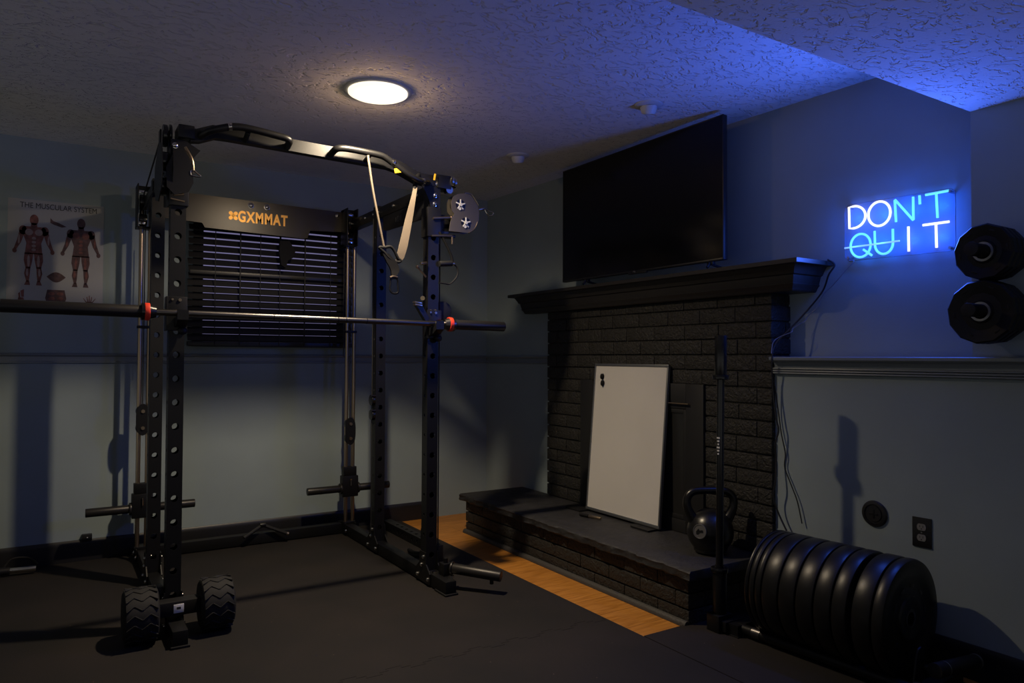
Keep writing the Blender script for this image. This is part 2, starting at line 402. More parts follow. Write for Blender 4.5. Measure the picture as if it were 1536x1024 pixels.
# ceiling lights
lamp = thing('ceiling_light', 'round glowing warm flush ceiling light above the rack', 'ceiling light', (1.262, 3.165, CEIL-.001))
Mx = Matrix.Translation((1.262, 3.165, CEIL)) @ Matrix.Rotation(PI, 4, 'X')
MB().lathe([(.135, .0005), (.158, .0005), (.157, .003), (.148, .006), (.137, .0065)], Mx, 64).build('trim_ring', 'white', lamp)
MB().lathe([(.1365, .004), (.1365, .014), (.125, .020), (.09, .0235), (.04, .025), (0, .0255)], Mx, 64).build('diffuser', 'led', lamp)
def spot(x, y, lab):
    t = thing('ceiling_spotlight', lab, 'ceiling spotlight', (x, y, CEIL-.001), 'unlit eyeball spotlights')
    Mx = Matrix.Translation((x, y, CEIL)) @ Matrix.Rotation(PI, 4, 'X')
    MB().lathe([(.036, .0005), (.068, .0005), (.068, .004), (.058, .010), (.044, .012), (.036, .012)], Mx, 40).build('trim_ring', 'white', t)
    Mb = Matrix.Translation((x, y, CEIL-.008)) @ Euler((PI+.25, -.18, 0)).to_matrix().to_4x4()
    MB().lathe([(.040, -.006), (.040, .012), (.036, .026), (.031, .036), (.028, .036)], Mb, 36).build('eyeball', 'white', t)
    MB().lathe([(.030, .030), (.02, .0335), (0, .034)], Mb, 36).build('lens', 'blacknylon', t)
p = at(973, 157, 'Z', CEIL); spot(p.x, p.y, 'unlit white eyeball ceiling spotlight in front of the television, nearer one')
p = at(777, 233, 'Z', CEIL); spot(p.x, p.y, 'unlit white eyeball ceiling spotlight near the back corner, farther one')

# rubber floor mats with jigsaw seam
def jig(x0, x1, y, step, amp, flip=1):
    pts = []; n = int(round((x1-x0)/step)); st = (x1-x0)/n
    for i in range(n):
        a = x0+i*st; s = 1 if i % 2 == 0 else -1
        pts += [(a, y), (a+st*.22, y), (a+st*.14, y+s*amp), (a+st*.86, y+s*amp), (a+st*.78, y)]
    pts.append((x1, y)); return pts
TM = .008
sx0, sx1, sy = -2.7, 2.16, 2.60
edge = jig(sx0, sx1, sy, .09, .018)
def mat_obj(poly, label, dz=0):
    return tag(MB().prism(poly, .0005, TM+dz).build('rubber_floor_mat', 'rubber_floor', smooth=False), label, 'floor mat', 'rubber floor mats')
mat_obj(edge + [(sx1, YB-.02), (sx0, YB-.02)], 'large black rubber floor mat under the power rack')
mat_obj(list(reversed([(x, y-.002) for x, y in edge])) + [(sx0, -.6), (sx1, -.6)], 'black rubber floor mat across the near foreground, joined by a jigsaw seam')
mat_obj([(sx1+.004, -.6), (sx1+.004, 2.345), (2.413, 2.345), (2.413, 2.332), (2.862, 2.332), (2.862, -.6)], 'black rubber floor mat under the plate rack at the right wall', .001)

# ------------------------------------------------------------------ fireplace
fp = thing('fireplace', 'black painted brick fireplace with moulded mantel and raised slate hearth', 'fireplace', (XBR, (FPL+FPR)/2, 0))
HZ = .262
def bricks(mb, o, ux, width, z0, z1, depth, course=.0795, blen=.235, out=None):
    """running bond on a face: o origin, ux along, out outward"""
    ux = Vector(ux); out = Vector(out); r = 0; z = z0
    while z < z1-.01:
        h = min(course-.009, z1-z)
        x = -(blen*.5 if r % 2 else 0)-random.uniform(0, .02)
        while x < width:
            a = max(0, x); b_ = min(width, x+blen-.0035)
            if b_-a > .015:
                d = depth+random.uniform(-.002, .002)
                c = Vector(o)+ux*((a+b_)/2)+out*(d/2-.02)+Vector((0, 0, z+h/2))
                R = frame((0, 0, 0), ux, out)
                mb.box(c, (b_-a, d+.04, h), R, .0035, 2)
            x += blen
        z += course; r += 1
core = MB()
ztop = 1.51
FY0, FY1, FZ1 = 2.66, 3.70, 1.062
core.bb(XBR+.010, 3.2, FPR+.006, FPL-.006, 0, ztop)
bm_ = MB(); bricks(bm_, (XBR+.010, FPL, HZ+.006), (0, -1, 0), FPL-FPR, 0, ztop-HZ-.01, .010, out=(-1, 0, 0))
bricks(bm_, (XBR, FPR+.010, HZ+.006), (1, 0, 0), .30, 0, ztop-HZ-.01, .010, out=(0, -1, 0))
core.build('mortar_core', 'brick', fp, smooth=False)
bm_.build('brick_breast', 'brick', fp)
hb = MB(); HB0, HB1, HX = 2.335, 4.40, 2.42
hb.bb(HX+.012, XBR+.03, HB0+.012, HB1-.01, 0, .215)
bricks(hb, (HX+.012, HB1, .006), (0, -1, 0), HB1-HB0, 0, .21, .012, course=.072, out=(-1, 0, 0))
bricks(hb, (HX, HB0+.012, .006), (1, 0, 0), .46, 0, .21, .012, course=.072, out=(0, -1, 0))
hb.build('hearth_base', 'brick', fp)
# slate hearth slab with a hand-broken front edge
SL0, SL1, SXF = 2.285, 4.43, 2.385
poly = []
n = 70
for i in range(n+1):
    y = SL1-(SL1-SL0)*i/n; poly.append((SXF+random.uniform(-.006, .006)+.004*math.sin(i*.7), y))
for i in range(1, 18): poly.append((SXF+(2.90-SXF)*i/17, SL0+random.uniform(-.003, .003)))
poly += [(2.90, SL1)]
slab = MB(); b = slab.bm
lev = [(.218, .004), (.225, -.002), (.240, .003), (.254, -.001), (HZ, .008)]
rings = []
cx, cy = 2.64, 3.35
for zz, ins in lev:
    rings.append([b.verts.new((x+(ins+random.uniform(-.003, .003) if x < 2.89 else 0), y-(ins*.5 if y > cy else -ins*.5), zz)) for x, y in poly])
for A, B in zip(rings, rings[1:]):
    for k in range(len(A)): b.faces.new((A[k], A[(k+1) % len(A)], B[(k+1) % len(A)], B[k]))
b.faces.new(rings[-1]); b.faces.new(list(reversed(rings[0]))); bmesh.ops.recalc_face_normals(b, faces=b.faces)
slab.build('hearth_slab', 'slate', fp, ang=50)
qr = MB(); 
rows = [(0, .0), (.022, .0), (.021, .010), (.016, .018), (.009, .023), (0, .024)]
for (p0, p1, out) in (((HX-.003, HB1, 0), (HX-.003, HB0, 0), (-1, 0, 0)),):
    b = qr.bm; R2 = [[b.verts.new((p[0]+out[0]*d, p[1], .001+z)) for d, z in rows] for p in (p0, p1)]
    for k in range(len(rows)): b.faces.new((R2[0][k], R2[1][k], R2[1][(k+1) % len(rows)], R2[0][(k+1) % len(rows)]))
    b.faces.new(R2[0]); b.faces.new(R2[1]); bmesh.ops.recalc_face_normals(b, faces=b.faces)
qr.build('shoe_moulding', 'shoe', fp)
# firebox surround and doors
ff = MB(); xf0, xf1 = 2.866, 2.884
fw = .125
ff.bb(xf0, xf1, FY0, FY0+fw, HZ+.002, FZ1, .003).bb(xf0, xf1, FY1-fw, FY1, HZ+.002, FZ1, .003).bb(xf0, xf1, FY0+fw, FY1-fw, FZ1-.135, FZ1, .003).bb(xf0, xf1, FY0+fw, FY1-fw, HZ+.002, HZ+.07, .003)
ff.build('firebox_frame', 'iron', fp)
for a, b2 in ((FY0+fw, (FY0+FY1)/2-.003), ((FY0+FY1)/2+.003, FY1-fw)):
    d = MB(); xa = 2.870
    d.bb(xa, xa+.008, a+.002, a+.022, HZ+.072, FZ1-.137, .002).bb(xa, xa+.008, b2-.022, b2-.002, HZ+.072, FZ1-.137, .002).bb(xa, xa+.008, a+.02, b2-.02, FZ1-.16, FZ1-.137, .002).bb(xa, xa+.008, a+.02, b2-.02, HZ+.072, HZ+.095, .002)
    do = d.build('firebox_door', 'iron', fp)
    MB().bb(2.875, 2.879, a+.02, b2-.02, HZ+.09, FZ1-.155).build('door_glass', 'fireglass', do)
hdl = MB(); hy0, hy1 = at(1034, 613, 'X', 2.855).y, at(1000, 612, 'X', 2.855).y
hdl.tube([(2.868, hy0+.008, .955), (2.853, hy0+.006, .955), (2.853, hy1, .955), (2.868, hy1, .955)], .004, 8)
hdl.build('damper_handle', 'rod', fp)
# mantel shelf
YL, YR, XF, XBK = 4.415, 2.018, 2.76, 3.05
mp = [(0., 1.646), (0., 1.627), (.004, 1.625), (.034, 1.625), (.036, 1.621), (.042, 1.612), (.050, 1.598), (.055, 1.586), (.060, 1.583), (.065, 1.582), (.066, 1.574), (.069, 1.562), (.072, 1.552), (.074, 1.545), (.070, 1.542), (.072, 1.538), (.079, 1.530), (.083, 1.524), (.086, 1.516), (.092, 1.510)]
ms = MB(); b = ms.bm; rings = []
for ins, z in mp: rings.append([b.verts.new(v) for v in ((XU(YL-ins)-.002, YL-ins, z), (XF+ins, YL-ins, z), (XF+ins, YR+ins, z), (XU(YR+ins)-.002, YR+ins, z))])
for A, B in zip(rings, rings[1:]):
    for k in range(4): b.faces.new((A[k], A[(k+1) % 4], B[(k+1) % 4], B[k]))
b.faces.new(rings[0]); b.faces.new(list(reversed(rings[-1]))); bmesh.ops.recalc_face_normals(b, faces=b.faces)
ms.build('mantel_shelf', 'mantel', fp, ang=22)

# ------------------------------------------------------------------ television on the mantel
tx = 2.785
tY0, tY1, tZ0, tZ1 = 2.452, 3.785, 1.686, 2.408
tv = thing('television', 'large black flat television standing on the mantel', 'television', (tx, (tY0+tY1)/2, 1.647))
MB().bb(tx+.004, tx+.030, tY0, tY1, tZ0, tZ1, .004).bb(tx+.028, tx+.062, tY0+.22, tY1-.22, tZ0+.05, tZ1-.30, .012).build('housing', 'tvbody', tv)
MB().bb(tx, tx+.006, tY0, tY1, tZ0, tZ0+.010, .001).bb(tx, tx+.006, tY0, tY1, tZ1-.006, tZ1, .001).bb(tx, tx+.006, tY0, tY0+.006, tZ0, tZ1, .001).bb(tx, tx+.006, tY1-.006, tY1, tZ0, tZ1, .001).build('bezel', 'tvbody', tv)
MB().bb(tx+.0015, tx+.005, tY0+.006, tY1-.006, tZ0+.010, tZ1-.006).build('screen', 'screen', tv)
for y in (at(1063, 396, 'X', tx).y, at(877, 420, 'X', tx).y):
    MB().tube([(tx+.13, y, 1.6545), (tx+.02, y, 1.674), (tx+.012, y, 1.69)], .007, 8).tube([(tx+.012, y, 1.69), (tx+.0, y-.0, 1.668), (tx-.012, y, 1.6545)], .007, 8).bb(tx+.008, tx+.028, y-.02, y+.02, 1.672, 1.70, .003).build('foot', 'tvbody', tv)
yy = at(951, 405, 'X', tx).y
MB().bb(tx+.0, tx+.012, yy-.10, yy+.05, tZ0-.010, tZ0, .002).build('sensor_bar', 'tvbody', tv)
MB().bb(tx-.002, tx+.004, yy-.012, yy+.006, tZ0-.002, tZ0+.008, .001).build('power_badge', 'chrome', tv)

# ------------------------------------------------------------------ whiteboard leaning on the fireplace
B0, B1 = Vector((2.799, 3.536, HZ+.011)), Vector((2.799, 2.899, HZ+.011))
T0 = Vector((2.871, 3.508, 1.160)); T1 = Vector((2.871, 2.880, 1.165))
ux = (B1-B0).normalized(); uv = ((T0+T1)/2-(B0+B1)/2); H_ = uv.length; uy = (uv-ux*uv.dot(ux)).normalized()
W_ = (B1-B0).length
Mw = frame(B0, ux, uy); 
wb = thing('whiteboard', 'white dry-erase board in aluminium frame leaning against the fireplace', 'whiteboard', (2.79, 3.21, HZ))
MB().bb(.008, W_-.008, .008, H_-.008, .002, .012).xf(Mw).build('panel', 'whiteboard', wb)
fr = MB(); e = .013
fr.bb(0, W_, 0, e*1.3, .0, .018, .002).bb(0, W_, H_-e, H_, .0, .018, .002).bb(0, e*.8, e, H_-e, .0, .018, .002).bb(W_-e*.8, W_, e, H_-e, .0, .018, .002)
fr.xf(Mw).build('frame', 'alu', wb)
def board_foot(y, lab):
    pl = MB(); R = .062; pts = [(-.115+0*R, -.03)]
    pts = []
    for k in range(9): a = PI/2+PI*k/8; pts.append((-.05+.045*math.cos(a), .045*math.sin(a)))
    pts += [(.075, -.045), (.075, .045)]
    pl.prism(pts, HZ+.001, HZ+.010, frame((2.765, y, 0), (0, -1, 0), (1, 0, 0)))
    for dx in (-.03, .005, .04):
        pl.box((2.750, y-dx, HZ+.0102), (.035, .012, .0012), Euler((0, 0, .5)))
    return tag(pl.build('board_stand_plate', 'rubber', origin=(2.765, y, HZ)), lab, 'stand plate', 'whiteboard stand plates')
board_foot(at(972, 792, 'Z', HZ).y, 'slotted black plate under the right corner of the whiteboard')
board_foot(at(862, 764, 'Z', HZ).y+.0, 'slotted black plate under the left corner of the whiteboard')
def magnet(x, y, lab):
    # on the board face
    n_ = Mw.to_3x3() @ Vector((0, 0, 1)); P0 = Mw @ Vector((0, 0, .013))
    d = _f + _r*((x-768)/FPX) - _u*((y-512)/FPX); P = CAM + d*(((P0-CAM).dot(n_))/d.dot(n_))
    Ml = Mw.copy(); Ml.translation = P
    tag(MB().lathe([(0, -.0005), (.010, -.0005), (.0125, .002), (.009, .006), (.009, .010), (.0115, .013), (.008, .016), (0, .017)], Ml @ Matrix.Diagonal((1., 1.5, 1, 1)), 20).build('magnet', 'blacknylon', origin=P), lab, 'magnet', 'whiteboard magnets')
magnet(904.5, 564.5, 'upper of two small black magnets on the whiteboard'); magnet(905, 574.5, 'lower of two small black magnets on the whiteboard')
mk = thing('marker_pen', 'dark marker with a copper reflection coloured onto its barrel lying on the hearth at the whiteboard foot', 'marker', at(886, 774, 'Z', HZ))
a_, b_ = at(870, 771, 'Z', HZ+.012), at(901, 777.5, 'Z', HZ+.012)
d_ = (b_-a_)
MB().cyl(a_, a_+d_*.42, .0095, seg=16, bev=.002).build('cap', 'blacknylon', mk)
MB().cyl(a_+d_*.42, b_, .0075, seg=16, bev=.002).build('barrel', 'rod', mk)  # coppery metal colour stands in for the reflection on the dark barrel

# ------------------------------------------------------------------ kettlebell
kc = Vector((2.70, 2.462, HZ+.001))
kb = thing('kettlebell', 'black cast-iron kettlebell with round grey badge standing on the hearth', 'kettlebell', kc)
r_ = .110; ctr = kc+Vector((0, 0, .102))
prof_ = [(0, 0), (.062, 0), (.072, .006), (.078, .012)]
for k in range(1, 20):
    a = math.radians(-52+ (142*k/19)); prof_.append((r_*math.cos(a), .102+r_*math.sin(a)))
prof_.append((0, .102+r_))
MB().lathe(prof_, Matrix.Translation(kc), 48).build('ball', 'bell', kb)
hx = Vector((.845, -.535, 0)); 
def K(u, z): return ctr+hx*u+Vector((0, 0, z))
hp = smoothpath([K(-.075, .045), K(-.098, .085), K(-.112, .125), K(-.108, .165), K(-.082, .190), K(-.04, .196), K(.04, .196), K(.082, .190), K(.108, .165), K(.112, .125), K(.098, .085), K(.075, .045)], 6)
nn = len(hp); rad = [.0185+.010*abs(2*i/(nn-1)-1)**4 for i in range(nn)]
MB().tube(hp, rad, 18).build('handle', 'bell', kb)
bd = (CAM-ctr); bd = Vector((-.55, -.80, -.08)).normalized()
dcam = (CAM-ctr).normalized()
bdir = (dcam*.86 - hx*.50 + Vector((0, 0, -.02))).normalized()
q = Vector((0, 0, 1)).rotation_difference(bdir).to_matrix().to_4x4()
bdg = MB().lathe([(0, .0005), (.030, .0005), (.034, -.001), (.034, .004), (.031, .0045), (.030, .002), (0, .0035)], Matrix.Translation(ctr+bdir*(r_-.003)) @ q, 36)
bo = bdg.build('badge', 'badge', kb)
em = MB(); 
em.prism([(-.018, .012), (-.006, .016), (.010, .010), (.004, .002), (.012, -.012), (.002, -.018), (-.004, -.004), (-.014, .002)], .0035, .0050, Matrix.Translation(ctr+bdir*(r_-.003)) @ q)
em.build('badge_emblem', 'bell', bo)

# ------------------------------------------------------------------ power rack
XL, XR = .46, 1.703
YF, YR_, YG = 3.50, 4.22, 4.74
W = .062
def perf_tube(L, w, pitch, r1, r2, first):
    """square tube along +Z with through holes: r1 on +-Y faces, r2 on +-X faces"""
    b = bmesh.new(); h = w/2; n = 12
    cells = int((L-first-pitch*.6)/pitch)
    z0 = first-pitch/2
    ca = math.atan2(pitch/2, h); cs = [ca, PI-ca, PI+ca, 2*PI-ca]
    near = {}
    for c_ in cs:
        near[min(range(n), key=lambda k: abs(2*PI*k/n-c_))] = c_
    def border(k):
        if k in near:
            c_ = near[k]; return (h*(1 if math.cos(c_) > 0 else -1), pitch/2*(1 if math.sin(c_) > 0 else -1))
        a = 2*PI*k/n; ca_, sa = math.cos(a), math.sin(a)
        t = min(h/abs(ca_) if abs(ca_) > 1e-6 else 9, pitch/2/abs(sa) if abs(sa) > 1e-6 else 9)
        return (ca_*t, sa*t)
    for side in range(4):
        R = Matrix.Rotation(side*PI/2, 4, 'Z'); r = r1 if side % 2 == 0 else r2
        def V(u, z): return b.verts.new(R @ Vector((u, -h, z)))
        def quad(za, zb):
            f = b.faces.new((V(-h, za), V(h, za), V(h, zb), V(-h, zb)))
        if z0 > 0: quad(0, z0)
        if z0+cells*pitch < L: quad(z0+cells*pitch, L)
        for i in range(cells):
            zc = z0+pitch*(i+.5)
            for k in range(n):
                a0, a1 = 2*PI*k/n, 2*PI*(k+1)/n
                b0, b1 = border(k), border((k+1) % n)
                b.faces.new((V(r*math.cos(a0), zc+r*math.sin(a0)), V(b0[0], zc+b0[1]), V(b1[0], zc+b1[1]), V(r*math.cos(a1), zc+r*math.sin(a1))))
    bmesh.ops.remove_doubles(b, verts=b.verts, dist=1e-5)
    b.normal_update()
    for f in b.faces:
        c = f.calc_center_median()
        if f.normal.dot(Vector((c.x, c.y, 0))) < 0: f.normal_flip()
    return b
def shell(o, t=.003):
    md = o.modifiers.new('wall', 'SOLIDIFY'); md.thickness = t; md.offset = -1; return o

rk = thing('power_rack', 'tall black power rack with pulleys, pull-up bar and logo plate', 'power rack', ((XL+XR)/2, 4.1, TM))
BT = .078
for X in (XL, XR):
    bb = MB(); bb.bb(X-.030, X+.030, 3.245, 4.86, .014, BT, .004)
    bo = bb.build('base_beam', 'powder', rk)
    for ya, yb2 in ((3.236, 3.36), (4.74, 4.862)): MB().bb(X-.037, X+.037, ya, yb2, TM, .018, .003).build('rubber_foot', 'rubber', bo)
    for Y in (YF, YR_):
        mb = MB(); mb._merge(perf_tube(2.125-BT, W, .1045, .0150, .0085, .082), Matrix.Translation((X, Y, BT)))
        u = shell(mb.build('upright', 'powder', rk, smooth=False))
        cap = MB().bb(X-.03, X+.03, Y-.03, Y+.03, 2.118, 2.128, .003).build('top_cap', 'rubber', u)
MB().bb(XL+.03, XR-.03, YG-.02+.04, YG+.08, .014, BT, .004).bb(XL-.03, XL+.03, 4.76, 4.82, BT, BT+.012, .003).build('rear_base_beam', 'powder', rk)
MB().bb(XL+.031, XR-.031, YG+.03, YG+.075, 2.10, 2.15, .004).build('rear_top_beam', 'powder', rk)
# side top beams
for X, s in ((XL, 1), (XR, -1)):
    MB().bb(X-.025, X+.025, YF+.03, YG+.08, 2.048, 2.115, .004).build('side_beam', 'powder', rk)
    yv = [(YF+.028, 1.945), (YF+.028, 2.05), (YR_-.10, 2.05), (YR_-.10, 1.968), (YR_-.16, 1.955)]
    sp = MB().prism(yv, -.003, .003, frame((X+s*.018, 0, 0), (0, 1, 0), (0, 0, 1))).build('side_plate', 'powder', rk)
    for i, y in enumerate((3.66, 3.675, 3.695, 3.71, 3.735, 3.85, 3.865, 3.885, 3.90, 3.925)):
        mk_ = MB(); mk_.box((X+s*.0217, y, 2.0), (.0008, .0035, .035 if i % 3 else .026), Euler((.18, 0, 0))); mk_.build('marking_stroke', 'alu', sp)
# rear guide rods, pulley boxes, carriages with loading horns
bolts = []
for X, s, zp in ((XL-.004, -1, .83), (XR+.004, 1, .70)):
    for dx in (-.024, .024):
        MB().cyl((X+dx, YG, BT), (X+dx, YG, 2.12), .0125, seg=16).build('guide_rod', 'rod', rk)
    for za, zb2 in ((BT, BT+.016), (2.09, 2.12), (1.36, 1.376)): MB().bb(X-.040, X+.040, YG-.02, YG+.025, za, zb2, .003).build('rod_bracket', 'powder', rk)
    # twin pulley block hanging on the cable between the rods
    pb = MB(); pts = []
    for k in range(32):
        a = 2*PI*k/32; r = .047+.010*math.cos(2*a)
        pts.append((r*math.sin(a)*.95, 1.62*(r*math.cos(a))+0))
    pb.prism(pts, -.004, .004, frame((X-.006, YG-.034, zp), (1, 0, 0), (0, 0, 1)))
    po = pb.build('pulley_block', 'powder', rk)
    for dz in (-.062*.78, .062*.78):
        MB().cyl((X-.006, YG-.030, zp+dz), (X-.006, YG+.0, zp+dz), .036, seg=28, bev=.004).build('pulley_wheel', 'powder_gloss', po)
        MB().cyl((X-.006, YG-.047, zp+dz), (X-.006, YG-.038, zp+dz), .011, seg=6).build('axle_bolt', 'rod', po)
    cz = .315
    ca = MB(); ca.bb(X-.055, X+.055, YG-.030, YG+.030, cz-.055, cz+.085, .006).bb(X-.045, X+.045, YG-.022, YG+.022, cz+.085, cz+.145, .004)
    co = ca.build('weight_carriage', 'powder', rk)
    for sg in (-1, 1):
        hm = MB(); x0 = X+sg*.055; x1 = X+sg*.285
        hm.cyl((x0, YG-.004, cz), (x0+sg*.012, YG-.004, cz), .036, seg=28, bev=.002)
        hm.cyl((x0+sg*.012, YG-.004, cz), (x1, YG-.004, cz), .0245, seg=28, bev=.003)
        hm.build('loading_horn', 'barsleeve', co)
    MB().cyl((X, YG-.034, cz+.06), (X, YG-.042, cz+.06), .006, seg=10).tube([(X, YG-.04, cz+.06), (X, YG-.041, cz+.02)], .0035, 8).build('pin', 'chrome', co)
    MB().cyl((X-.048*s, YG+.0, 1.2), (X-.048*s, YG+.0, 1.9), .003, seg=8).build('cable', 'cord', rk)
    MB().cyl((X-.006, YG-.012, zp+.08), (X-.006, YG-.012, 2.08), .003, seg=8).build('cable', 'cord', rk)
# pull-up bar: raised box beam with bent ends
bz = 2.202
path = [(.50, YF-.02, 2.178), (.535, YF-.02, 2.182), (.60, YF-.02, bz+.008), (.66, YF-.02, bz+.010), (1.06, YF-.02, bz), (1.44, YF-.02, bz-.008), (1.50, YF-.02, bz-.020), (1.60, YF-.02, 2.142), (1.64, YF-.02, 2.136), (1.70, YF-.02, 2.135)]
hw, hh = .022, .029
MB().tube(path, 1, sec=[(-hw, -hh), (hw, -hh), (hw, hh), (-hw, hh)]).build('pull_up_beam', 'powder', rk, ang=20)
for pts, nm in (([(.545, YF-.045, 2.180), (.575, YF-.085, 2.196), (.625, YF-.100, 2.214), (.676, YF-.105, 2.228), (.74, YF-.105, 2.230), (.86, YF-.105, 2.219), (.905, YF-.105, 2.213), (.922, YF-.095, 2.206), (.925, YF-.06, 2.196), (.925, YF-.04, 2.192)], 'l'),
                ([(1.138, YF-.04, 2.190), (1.140, YF-.065, 2.196), (1.150, YF-.095, 2.206), (1.185, YF-.105, 2.211), (1.25, YF-.105, 2.211), (1.36, YF-.105, 2.206), (1.40, YF-.105, 2.196), (1.45, YF-.105, 2.168), (1.52, YF-.105, 2.130), (1.58, YF-.095, 2.112), (1.63, YF-.07, 2.112), (1.66, YF-.045, 2.118)], 'r')):
    sp_ = smoothpath(pts, 5)
    go = MB().tube(sp_, .0165, 14).build('pull_up_grip', 'powder', rk)
    cl = MB()
    for fr_ in ((.30,) if nm == 'l' else (.62, .86)):
        i = int(len(sp_)*fr_); a, c_ = sp_[i], sp_[i+1]
        d = (c_-a).normalized(); cl.cyl(a-d*.007, a+d*.007, .0178, seg=18)
        cl.cyl(a+Vector((0, -.016, .006)), a+Vector((0, -.023, .008)), .006, seg=8)
    cl.build('grip_collar', 'chrome', go)
    if nm == 'l':
        MB().tube([(.735, YF-.10, 2.215), (.735, YF-.04, 2.19)], .012, 10).build('grip_post', 'powder', go)
    else:
        MB().tube([(1.315, YF-.10, 2.200), (1.315, YF-.04, 2.185)], .012, 10).build('grip_post', 'powder', go)
for p, sz, ry in (((1.468, YF-.112, 2.142), (.052, .003, .022), -.25), ((1.692, YF-.062, 2.150), (.010, .004, .034), .1)):
    MB().box(p, sz, Euler((.1, ry, 0)), .001).build('yellow_tag', 'yellow', rk)
# corner blocks and gussets
MB().bb(.452, .518, YF-.06, YF+.07, 2.158, 2.216, .006).build('corner_block', 'powder', rk)
cb = MB().bb(1.715, 1.80, YF-.05, YF+.05, 2.100, 2.172, .006).build('corner_block', 'powder', rk)
MB().cyl((1.80, YF-.03, 2.145), (1.812, YF-.03, 2.145), .030, seg=24).cyl((1.818, YF-.03, 2.14), (1.828, YF-.03, 2.14), .028, seg=24).cyl((1.79, YF-.045, 2.098), (1.79, YF-.01, 2.098), .020, seg=18).build('chrome_ring', 'chrome', cb)
for X, s in ((XL, 1), (XR, -1)):
    y = YF-W/2-.004
    pts = [(X+s*.085, 2.115), (X+s*.02, 2.150), (X-s*.035, 2.150), (X-s*.035, 2.03), (X-s*.028, 1.985), (X+s*.020, 1.985), (X+s*.032, 2.03), (X+s*.055, 2.075)]
    MB().prism(pts, -.004, .004, frame((0, y, 0), (1, 0, 0), (0, 0, 1))).build('gusset_plate', 'powder', rk)
    for bx, bz_ in ((X-s*.018, 2.122), (X-s*.004, 2.058), (X-s*.002, 2.012)): bolts.append(((bx, y-.004, bz_), (0, -1, 0), .0105))
    # foot gussets at each upright
    for Y in (YF, YR_, YG):
        g = s*.036
        if Y == YG: pts = [(Y-.05, .085), (Y+.05, .085), (Y+.05, .02), (Y-.05, .02)]
        else: pts = [(Y-.085, .020), (Y+.085, .020), (Y+.085, .075), (Y+.04, .115), (Y+.036, .175), (Y-.036, .175), (Y-.04, .115), (Y-.085, .075)]
        for sd in (-1, 1):
            MB().prism(pts, -.003, .003, frame((X+sd*.034, 0, 0), (0, 1, 0), (0, 0, 1))).build('foot_gusset', 'powder', rk)
        for yy_, zz in ((Y-.065, .045), (Y+.06, .045), (Y-.012, .15), (Y+.012, .105)):
            if Y == YG and zz > .1: continue
            for sd in (-1, 1):
                if sd == s or X == XL: bolts.append(((X+sd*.037, yy_, zz), (sd, 0, 0), .0095))
# side-beam bolts
for X, s in ((XL, 1), (XR, -1)):
    for y in (3.62, 3.95, 4.18, 4.26, 4.40, 4.64): bolts.append(((X+s*.026, y, 2.085), (s, 0, 0), .0085))
# rear logo plate
yl = YG+.02
xs = lambda x, y: at(x, y, 'Y', yl)
pl_pts = [(xs(x, y).x, xs(x, y).z) for x, y in ((240, 284), (531, 321), (531, 349), (465, 346), (461, 357), (455, 358), (307, 341), (303, 334), (240, 326))]
pb = MB().prism(pl_pts, 0, .006, frame((0, yl, 0), (1, 0, 0), (0, 0, 1)))
lp = pb.build('logo_plate', 'plate', rk)
tm = text_mesh('GXMMAT', .094, bold=.0034, extrude=.0006, space=1.16)
tb = MB(); p = at(394.5, 329, 'Y', yl-.001)
sxm = (at(433, 332, 'Y', yl).x-at(359, 327, 'Y', yl).x)/max(.01, max(v.co.x for v in tm.vertices)-min(v.co.x for v in tm.vertices))
cxm = (max(v.co.x for v in tm.vertices)+min(v.co.x for v in tm.vertices))/2
add_mesh(tb, tm, Matrix.Translation((p.x, yl-.0012, p.z)) @ Matrix.Rotation(PI/2, 4, 'X') @ Matrix.Diagonal((sxm, 1.0, 1, 1)) @ Matrix.Translation((-cxm, 0, 0)))
tb.xf(Matrix.Translation((0, -.0062, 0))).build('logo_lettering', 'orange', lp, smooth=False)
lg = MB(); p = at(349.5, 323.5, 'Y', yl)
for a in (PI/4, 3*PI/4, 5*PI/4, 7*PI/4):
    pts = []
    for k in range(13):
        t = -PI/2+PI*k/12; pts.append((.022+.0115*math.cos(t), .0115*math.sin(t)))
    pts += [(.002, .0085), (.002, -.0085)]
    lg.prism(pts, -.0006, .0006, Matrix.Translation((p.x, yl-.0012, p.z)) @ Matrix.Rotation(PI/2, 4, 'X') @ Matrix.Rotation(a, 4, 'Z'))
lg.xf(Matrix.Translation((0, -.0062, 0))).build('logo_emblem', 'orange', lp, smooth=False)
for x, y in ((376, 308.5), (400, 311)):
    q_ = at(x, y, 'Y', yl); bolts.append(((q_.x, yl-.006, q_.z), (0, -1, 0), .015))
q_ = at(505.5, 324, 'Y', yl); bolts.append(((q_.x, yl-.006, q_.z), (0, -1, 0), .011))
q_ = at(511, 351, 'Y', yl); 
# cable pulley assembly: right front upright
ys = YF-.02
ra = MB(); ra.bb(XR-.040, XR+.040, YF-.040, YF+.040, 1.838, 1.995, .004)
swr = ra.build('pulley_sleeve', 'powder', rk)
p1, p2 = at(650, 327, 'Y', YF-.045), at(677, 326, 'Y', YF-.045)
MB().cyl(p1, p2, .006, seg=10).cyl(p2-Vector((.004, 0, 0)), p2+Vector((.006, 0, 0)), .010, seg=12).cyl(at(648, 353.5, 'Y', YF-.045), at(678, 353.5, 'Y', YF-.045), .005, seg=10).cyl(at(678.5, 355, 'Y', YF-.045), at(678.5, 366, 'Y', YF-.045), .006, seg=10).build('hinge_pin', 'rod', swr)
MB().bb(1.742, 1.835, YF-.030, YF+.03, 1.845, 1.862, .003).bb(1.742, 1.86, YF-.02, YF+.03, 1.94, 1.965, .003).bb(1.742, 1.80, YF-.02, YF+.02, 1.862, 1.94, .003).build('swivel_arm', 'powder', swr)
